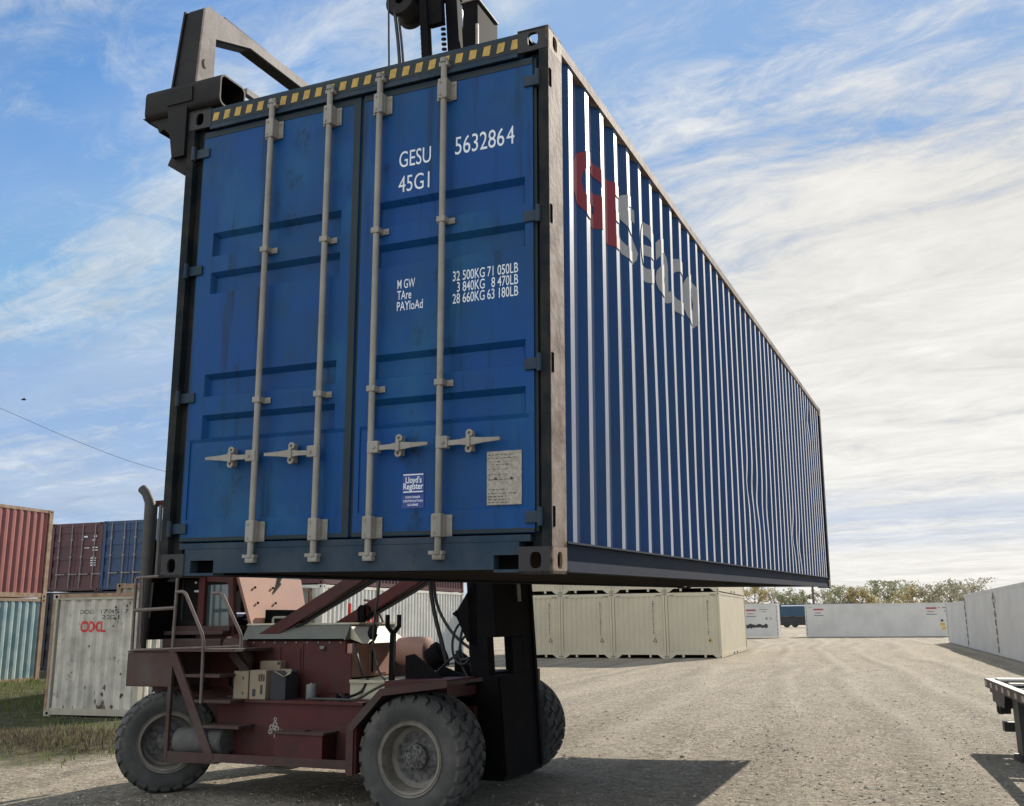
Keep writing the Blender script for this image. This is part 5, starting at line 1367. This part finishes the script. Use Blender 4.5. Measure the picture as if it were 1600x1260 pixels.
b.build('painted_band', M['black_print'], ob)

# semi-trailer carrying a blue box, far away through the gap
t = empty('box_trailer', 'dark blue box trailer far away, seen through the gap between the white containers', 'trailer', yard(-13.6, 182, .7), (0, 0, -PSI - R(90)))
b = MB(); b.box(-2.5, 0, 0, 13.5, 1.25, 3.35, .05); b.build('box_body', M['dark_teal'], t)
b = MB(); b.box(-2.3, -.2, .2, 13.3, .95, 1.24); b.box(-2.4, -.1, .6, 12.9, -.25, .95); b.build('trailer_frame', M['trailer_black'], t)
for y in (2.2, 3.6, 10.8, 12.0):
    for x in (-2.3, -.25): 
        b = MB(); b.lathe([(.001, 0), (.5, 0), (.52, .04), (.52, .22), (.5, .26), (.001, .26)], (x - .05, y, -.12), (1, 0, 0), 18); b.build('wheel', M['rubber'], t)
b = MB(); b.box(-.004, -.0005 + .003, 1.5, 5.5, 3.0, 3.18); b.box(-.004, .0025, 9.5, 10.0, 2.95, 3.2); b.build('marking', M['white_paint'], t)

# ------------------------------------------------------------------ flat trailer at the right edge
t = empty('flat_trailer', 'low black skeletal trailer with a reflective taped edge, at the right of the lane', 'trailer', (6.62, 14.4, 0), (0, 0, R(-17.6)))
ZT = .87
b = MB(); b.box(0, .10, -8, 0, ZT - .12, ZT, .006); b.box(2.35, 2.45, -8, 0, ZT - .12, ZT); b.box(.10, 2.35, -.10, 0, ZT - .12, ZT - .005); side = b.build('side_rail', M['trailer_rail'], t)
b = MB()
for k in range(16): b.box(-.004, -.001, -.22 - k * .48, -.06 - k * .48, ZT - .095, ZT - .03)
b.build('reflective_tape', M['tape_white'], side)
b = MB(); b.box(.10, 2.35, -.62, -.30, ZT - .006, ZT + .022); b.box(.10, 2.35, -1.55, -1.40, ZT - .006, ZT + .02); b.build('deck_plank', M['plank'], t)
b = MB()
for y in (-1.0, -1.9, -2.2, -3.4, -4.6, -5.8, -7.0): b.box(.10, 2.35, y - .06, y, ZT - .12, ZT - .02)
b.box(.8, .95, -8, -.1, ZT - .40, ZT - .12); b.box(1.5, 1.65, -8, -.1, ZT - .40, ZT - .12); b.beam((.1, -.3, ZT - .08), (.9, -1.8, ZT - .08), .10, .08); b.beam((2.3, -.3, ZT - .08), (1.5, -1.8, ZT - .08), .10, .08)
b.build('crossmember', M['trailer_black'], t)
b = MB(); b.prism([(-.22, ZT - .12), (-.22, ZT - .17), (-.40, ZT - .17), (-.40, ZT - .28), (-.66, ZT - .28), (-.66, ZT - .40), (-.95, ZT - .40), (-1.0, ZT - .30), (-1.35, ZT - .30), (-1.5, ZT - .12)], 'x', .03, .16); b.box(.06, .5, -.98, -.8, ZT - .62, ZT - .50); b.build('bracket', M['trailer_black'], t)
b = MB(); b.lathe([(.001, 0), (.05, .0), (.055, .02), (.055, .06)], (.02, -.85, ZT - .36), (1, 0, 0), 14); b.build('marker_lamp', M['black_steel'], t, smooth=True)
for x in (.10, 2.15):
    b = MB(); b.box(x, x + .18, -1.95, -1.55, .06, ZT - .12); b.box(x - .04, x + .24, -2.0, -1.5, .0, .05); b.build('landing_leg', M['trailer_black'], t)

# ------------------------------------------------------------------ distant trees
def leaf_mat(name, c1, c2):
    m = bpy.data.materials.new(name); m.use_nodes = True
    nt = m.node_tree; N = nt.nodes; L = nt.links; p = N['Principled BSDF']; p.inputs['Roughness'].default_value = .7
    g = N.new('ShaderNodeNewGeometry'); mx = N.new('ShaderNodeMix'); mx.data_type = 'RGBA'
    L.new(g.outputs['Random Per Island'], mx.inputs[0]); mx.inputs[6].default_value = (*c1, 1); mx.inputs[7].default_value = (*c2, 1)
    L.new(mx.outputs[2], p.inputs['Base Color'])
    tr = N.new('ShaderNodeBsdfTranslucent'); L.new(mx.outputs[2], tr.inputs[0]); ms = N.new('ShaderNodeMixShader'); ms.inputs[0].default_value = .4
    L.new(p.outputs[0], ms.inputs[1]); L.new(tr.outputs[0], ms.inputs[2]); L.new(ms.outputs[0], N['Material Output'].inputs[0])
    return m
LEAF = {'green': leaf_mat('leaf_green', (0.24, 0.25, 0.13), (0.38, 0.37, 0.23)), 'gold': leaf_mat('leaf_gold', (0.46, 0.35, 0.14), (0.36, 0.33, 0.18)), 'olive': leaf_mat('leaf_olive', (0.30, 0.28, 0.18), (0.42, 0.38, 0.27))}


def tree(label, x, y, h, w, leaf, seed, dens=1.0):
    rr = random.Random(seed)
    o = empty('tree', label, 'tree', (x, y, 0), (0, 0, 0), 'trees beyond the far end of the yard')
    t = MB(); tips = []
    t.tube([(0, 0, 0), (.1, 0, h * .25), (-.05, .05, h * .5), (.05, 0, h * .8)], [h * .028, h * .022, h * .015, h * .006], 7)
    for k in range(16):
        a = k * 2.399 + rr.uniform(-.3, .3); z0 = h * rr.uniform(.16, .68)
        l = w * rr.uniform(.30, .60) * (1.1 - .35 * z0 / h); up = rr.uniform(.5, 1.1)
        p1 = Vector((math.cos(a) * l * .5, math.sin(a) * l * .5, z0 + l * up * .45)); p2 = Vector((math.cos(a) * l, math.sin(a) * l, min(h * .97, z0 + l * up)))
        t.tube([(0, 0, z0), p1, p2], [h * .011, h * .007, h * .003], 5); tips += [p1 * .3 + p2 * .7, p2]
        for q in range(3):
            a2 = a + rr.uniform(-1.1, 1.1); p3 = p1.lerp(p2, rr.uniform(.2, .9)) + Vector((math.cos(a2), math.sin(a2), rr.uniform(.2, 1.1))) * l * .38
            p3.z = min(p3.z, h * .98)
            t.tube([p1.lerp(p2, .5), p3], [h * .005, h * .002], 4); tips.append(p3)
    tips += [Vector((rr.uniform(-.1, .1) * w, rr.uniform(-.1, .1) * w, h * rr.uniform(.8, .97))) for _ in range(6)]
    t.build('trunk', M['bark'], o)
    vs = []; fs = []
    n = int(1450 * dens)
    for k in range(n):
        c = rr.choice(tips); rad = w * .095
        p = c + Vector((rr.gauss(0, 1), rr.gauss(0, 1), rr.gauss(0, .8))) * rad
        if p.z > h: p.z = h - rr.random() * .4
        s = rr.uniform(.16, .36) * (h / 9)
        u = Vector((rr.gauss(0, 1), rr.gauss(0, 1), rr.gauss(0, 1))).normalized(); v = u.orthogonal().normalized() * rr.uniform(.5, .9)
        i = len(vs); vs += [p - u * s, p + v * s, p + u * s, p - v * s]; fs.append((i, i + 1, i + 2, i + 3))
    me = bpy.data.meshes.new('crown'); me.from_pydata([v[:] for v in vs], [], fs); me.materials.append(leaf)
    c = bpy.data.objects.new('crown', me); COL.objects.link(c); c.parent = o
    return o
S = 1.35
TR = [(43.7, 182.1, 7.31, 3.8, 'gold', 'golden leafed tree nearest the tan stack, above the far containers'), (49.6, 191.3, 7.44, 3.2, 'olive', 'thin pale tree right of the golden one'), (51.1, 186.1, 7.14, 3.1, 'green', 'green tree above the gap in the white containers'),
      (55.4, 193.1, 7.07, 2.7, 'green', 'small green tree just left of the utility pole'), (60.0, 193.8, 7.17, 3.3, 'olive', 'half bare tree just right of the utility pole'), (58.0, 177.0, 7.22, 3.9, 'green', 'green tree below the far corner of the blue container'),
      (60.8, 175.4, 6.92, 3.7, 'gold', 'low yellowish tree left of the widest crown'), (74.6, 200.1, 8.74, 6.5, 'green', 'widest dense green tree over the middle of the white container'), (72.6, 182.8, 7.39, 4.0, 'gold', 'yellow green tree right of the widest crown'),
      (75.4, 182.0, 7.57, 3.8, 'olive', 'thinning tree left of the tall tree by the right row'), (89.1, 204.9, 9.17, 5.3, 'green', 'tall dark tree rising left of the right row of containers'), (86.3, 189.1, 8.67, 5.2, 'olive', 'rightmost open branched tree above the right row of containers')]
for i, (x, y, z, w, lf, lb) in enumerate(TR):
    bare = 'thin' in lb or 'bare' in lb or 'open' in lb
    tree(lb, x * S, y * S, CAM_H + (z - CAM_H) * S, w * S * 1.15, LEAF[lf], 20 + i, 0.6 if bare else 1.15)

# utility pole, overhead wire, bird
t = empty('utility_pole', 'dark wooden utility pole standing among the distant trees', 'pole', (35.5, 119, 0))
b = MB(); b.tube([(0, 0, 0), (0, 0, 8.5)], [.16, .11], 10); b.build('pole', M['wood_pole'], t)
b = MB(); b.box(-1.0, 1.0, -.06, .06, 7.7, 7.85); b.build('crossarm', M['wood_pole'], t)
b = MB(); hose(b, [(-42, 60, 19.3), (-32, 60, 15.0), (-27, 60, 12.85), (-21.7, 60, 10.98), (-13, 61, 9.2), (-6, 62, 8.2)], .012, 5, 6)
tag(b.build('overhead_wire', M['wire']), 'thin dark overhead wire sagging across the sky at left', 'wire')
t = empty('utility_pole', 'utility pole carrying the overhead wire, hidden behind the blue container', 'pole', (-6, 62, 0))
b = MB(); b.tube([(0, 0, 0), (0, 0, 8.4)], [.15, .11], 10); b.build('pole', M['wood_pole'], t)
t = empty('bird', 'tiny dark bird in flight above the overhead wire', 'bird', (-30.56, 60, 15.51), (0, 0, .6))
b = MB(); b.tube([(-.16, 0, 0), (-.08, 0, .01), (.05, 0, .01), (.13, 0, .03), (.17, 0, .03)], [.01, .045, .05, .028, .008], 8)
b.add([(-.06, .03, .03), (.06, .03, .03), (.03, .22, .09), (-.03, .22, .09), (.0, .36, .05)], [(0, 1, 2, 3), (3, 2, 4)]); b.add([(-.06, -.03, .03), (.06, -.03, .03), (.03, -.22, .09), (-.03, -.22, .09), (.0, -.36, .05)], [(0, 1, 2, 3), (3, 2, 4)])
b.build('body', M['bird'], t)

# ------------------------------------------------------------------ loose stones and grass
def stones():
    rs = np.random.RandomState(3)
    tv = np.array([(1, 0, 0), (-1, 0, 0), (0, 1, 0), (0, -1, 0), (0, 0, .8), (0, 0, -.8), (.6, .6, .4), (-.6, .6, .4), (.6, -.6, .4), (-.6, -.6, .4)], float)
    bmx = bmesh.new()
    for v in tv: bmx.verts.new(v)
    r = bmesh.ops.convex_hull(bmx, input=bmx.verts[:]); bmesh.ops.triangulate(bmx, faces=bmx.faces[:])
    bmx.verts.index_update(); tv = np.array([v.co[:] for v in bmx.verts]); tf = np.array([[v.index for v in f.verts] for f in bmx.faces]); bmx.free()
    V = []; F = []; n = 0; o = 0
    while n < 16000:
        d = 8.5 + 34 * rs.rand() ** 1.7; x = (rs.rand() - .42) * d * 1.25; y = d
        a, b_ = to_yard(x, y)
        if a < -9.5 and b_ > 10 or a > 5.4 and b_ > 36: continue
        s = .006 + .014 * rs.rand() ** 3.0
        if rs.rand() < .006: s *= 2.0
        sc = s * (0.7 + .6 * rs.rand(3)) * np.array([1, 1, .7])
        th = rs.rand() * 6.28; c, q = math.cos(th), math.sin(th)
        p = (tv + .18 * rs.randn(*tv.shape)) * sc
        p = np.stack([p[:, 0] * c - p[:, 1] * q, p[:, 0] * q + p[:, 1] * c, p[:, 2]], 1) + [x, y, ground_h(x, y) + sc[2] * .25]
        V.append(p); F.append(tf + o); o += len(tv); n += 1
    V = np.concatenate(V); F = np.concatenate(F)
    me = bpy.data.meshes.new('gravel_stones'); me.from_pydata(V.tolist(), [], F.tolist())
    m = bpy.data.materials.new('stone'); m.use_nodes = True; N = m.node_tree.nodes; L = m.node_tree.links; p = N['Principled BSDF']; p.inputs['Roughness'].default_value = .9
    g = N.new('ShaderNodeNewGeometry'); rp = N.new('ShaderNodeValToRGB'); L.new(g.outputs['Random Per Island'], rp.inputs[0])
    rp.color_ramp.elements[0].color = (.20, .175, .14, 1); rp.color_ramp.elements[1].color = (.48, .43, .35, 1)
    L.new(rp.outputs[0], p.inputs['Base Color']); me.materials.append(m)
    ob = bpy.data.objects.new('gravel_stones', me); COL.objects.link(ob)
    tag(ob, 'loose pale stones strewn over the gravel yard', 'gravel', kind='stuff')
stones()

def grass():
    rs = np.random.RandomState(6); V = []; F = []
    n = 0
    rnd = random.Random(2)
    def dens(a, b):
        # patchy: lush by the stack, straw mound nearer
        v = .5 + .5 * math.sin(a * 1.3 + 2 * math.sin(b * .7)) * math.sin(b * 1.1 + a * .4)
        if b > 20: v = .45 + .55 * v
        if b < 15.5: v *= .45
        return v
    i = 0
    def blade(x, y, h, w):
        nonlocal i
        th = rs.rand() * 6.28; lean = .5 * rs.rand() * h; th2 = rs.rand() * 6.28; z = ground_h(x, y) - .01
        c, s = math.cos(th) * w, math.sin(th) * w
        V.extend([(x - c, y - s, z), (x + c, y + s, z), (x + lean * .35 * math.cos(th2) + c * .7, y + lean * .35 * math.sin(th2) + s * .7, z + h * .6), (x + lean * math.cos(th2), y + lean * math.sin(th2), z + h)])
        F.append((i, i + 1, i + 2, i + 3)); i += 4
    while n < 16000:
        b_ = 10.6 + 15 * rs.rand() ** 1.3; a = -9.6 - (b_ * .42 + 5) * rs.rand()
        if rs.rand() > dens(a, b_): continue
        if -16.95 < a < -14.3 and b_ > 17.8: continue
        P = VA * a + UA * b_
        edge = min(1, max(0, (-9.3 - a) / 1.5)) * min(1, max(0, (b_ - 10.2) / 1.5))
        if rs.rand() > edge + .1: continue
        tuft = rs.randint(1, 4)
        for k in range(tuft):
            blade(P.x + rs.randn() * .03, P.y + rs.randn() * .03, (.04 + .10 * rs.rand() ** 1.5) * (1.5 if b_ > 19 else .9), .006 + .004 * rs.rand()); n += 1
    me = bpy.data.meshes.new('grass'); me.from_pydata(V, [], F)
    me.materials.append(leaf_mat('grass_blade', (0.075, 0.12, 0.025), (0.20, 0.20, 0.075)))
    ob = bpy.data.objects.new('grass', me); COL.objects.link(ob)
    tag(ob, 'patchy short grass at the foot of the left containers', 'grass', kind='stuff')
    # dead stalks heaped on the mound
    V.clear(); F.clear(); i = 0
    for k in range(5000):
        r = math.sqrt(rs.rand()); t = rs.rand() * 6.28
        blade(-6.9 + 1.9 * r * math.cos(t), 15.3 + 1.15 * r * math.sin(t), .04 + .12 * rs.rand() ** 2, .004 + .005 * rs.rand())
    me = bpy.data.meshes.new('dead_grass'); me.from_pydata(V, [], F)
    me.materials.append(leaf_mat('dead_blade', (0.17, 0.14, 0.085), (0.07, 0.055, 0.038)))
    ob = bpy.data.objects.new('dead_grass', me); COL.objects.link(ob)
    tag(ob, 'grey brown mound of dead stalks beside the rear wheel', 'dead grass', kind='stuff')
grass()
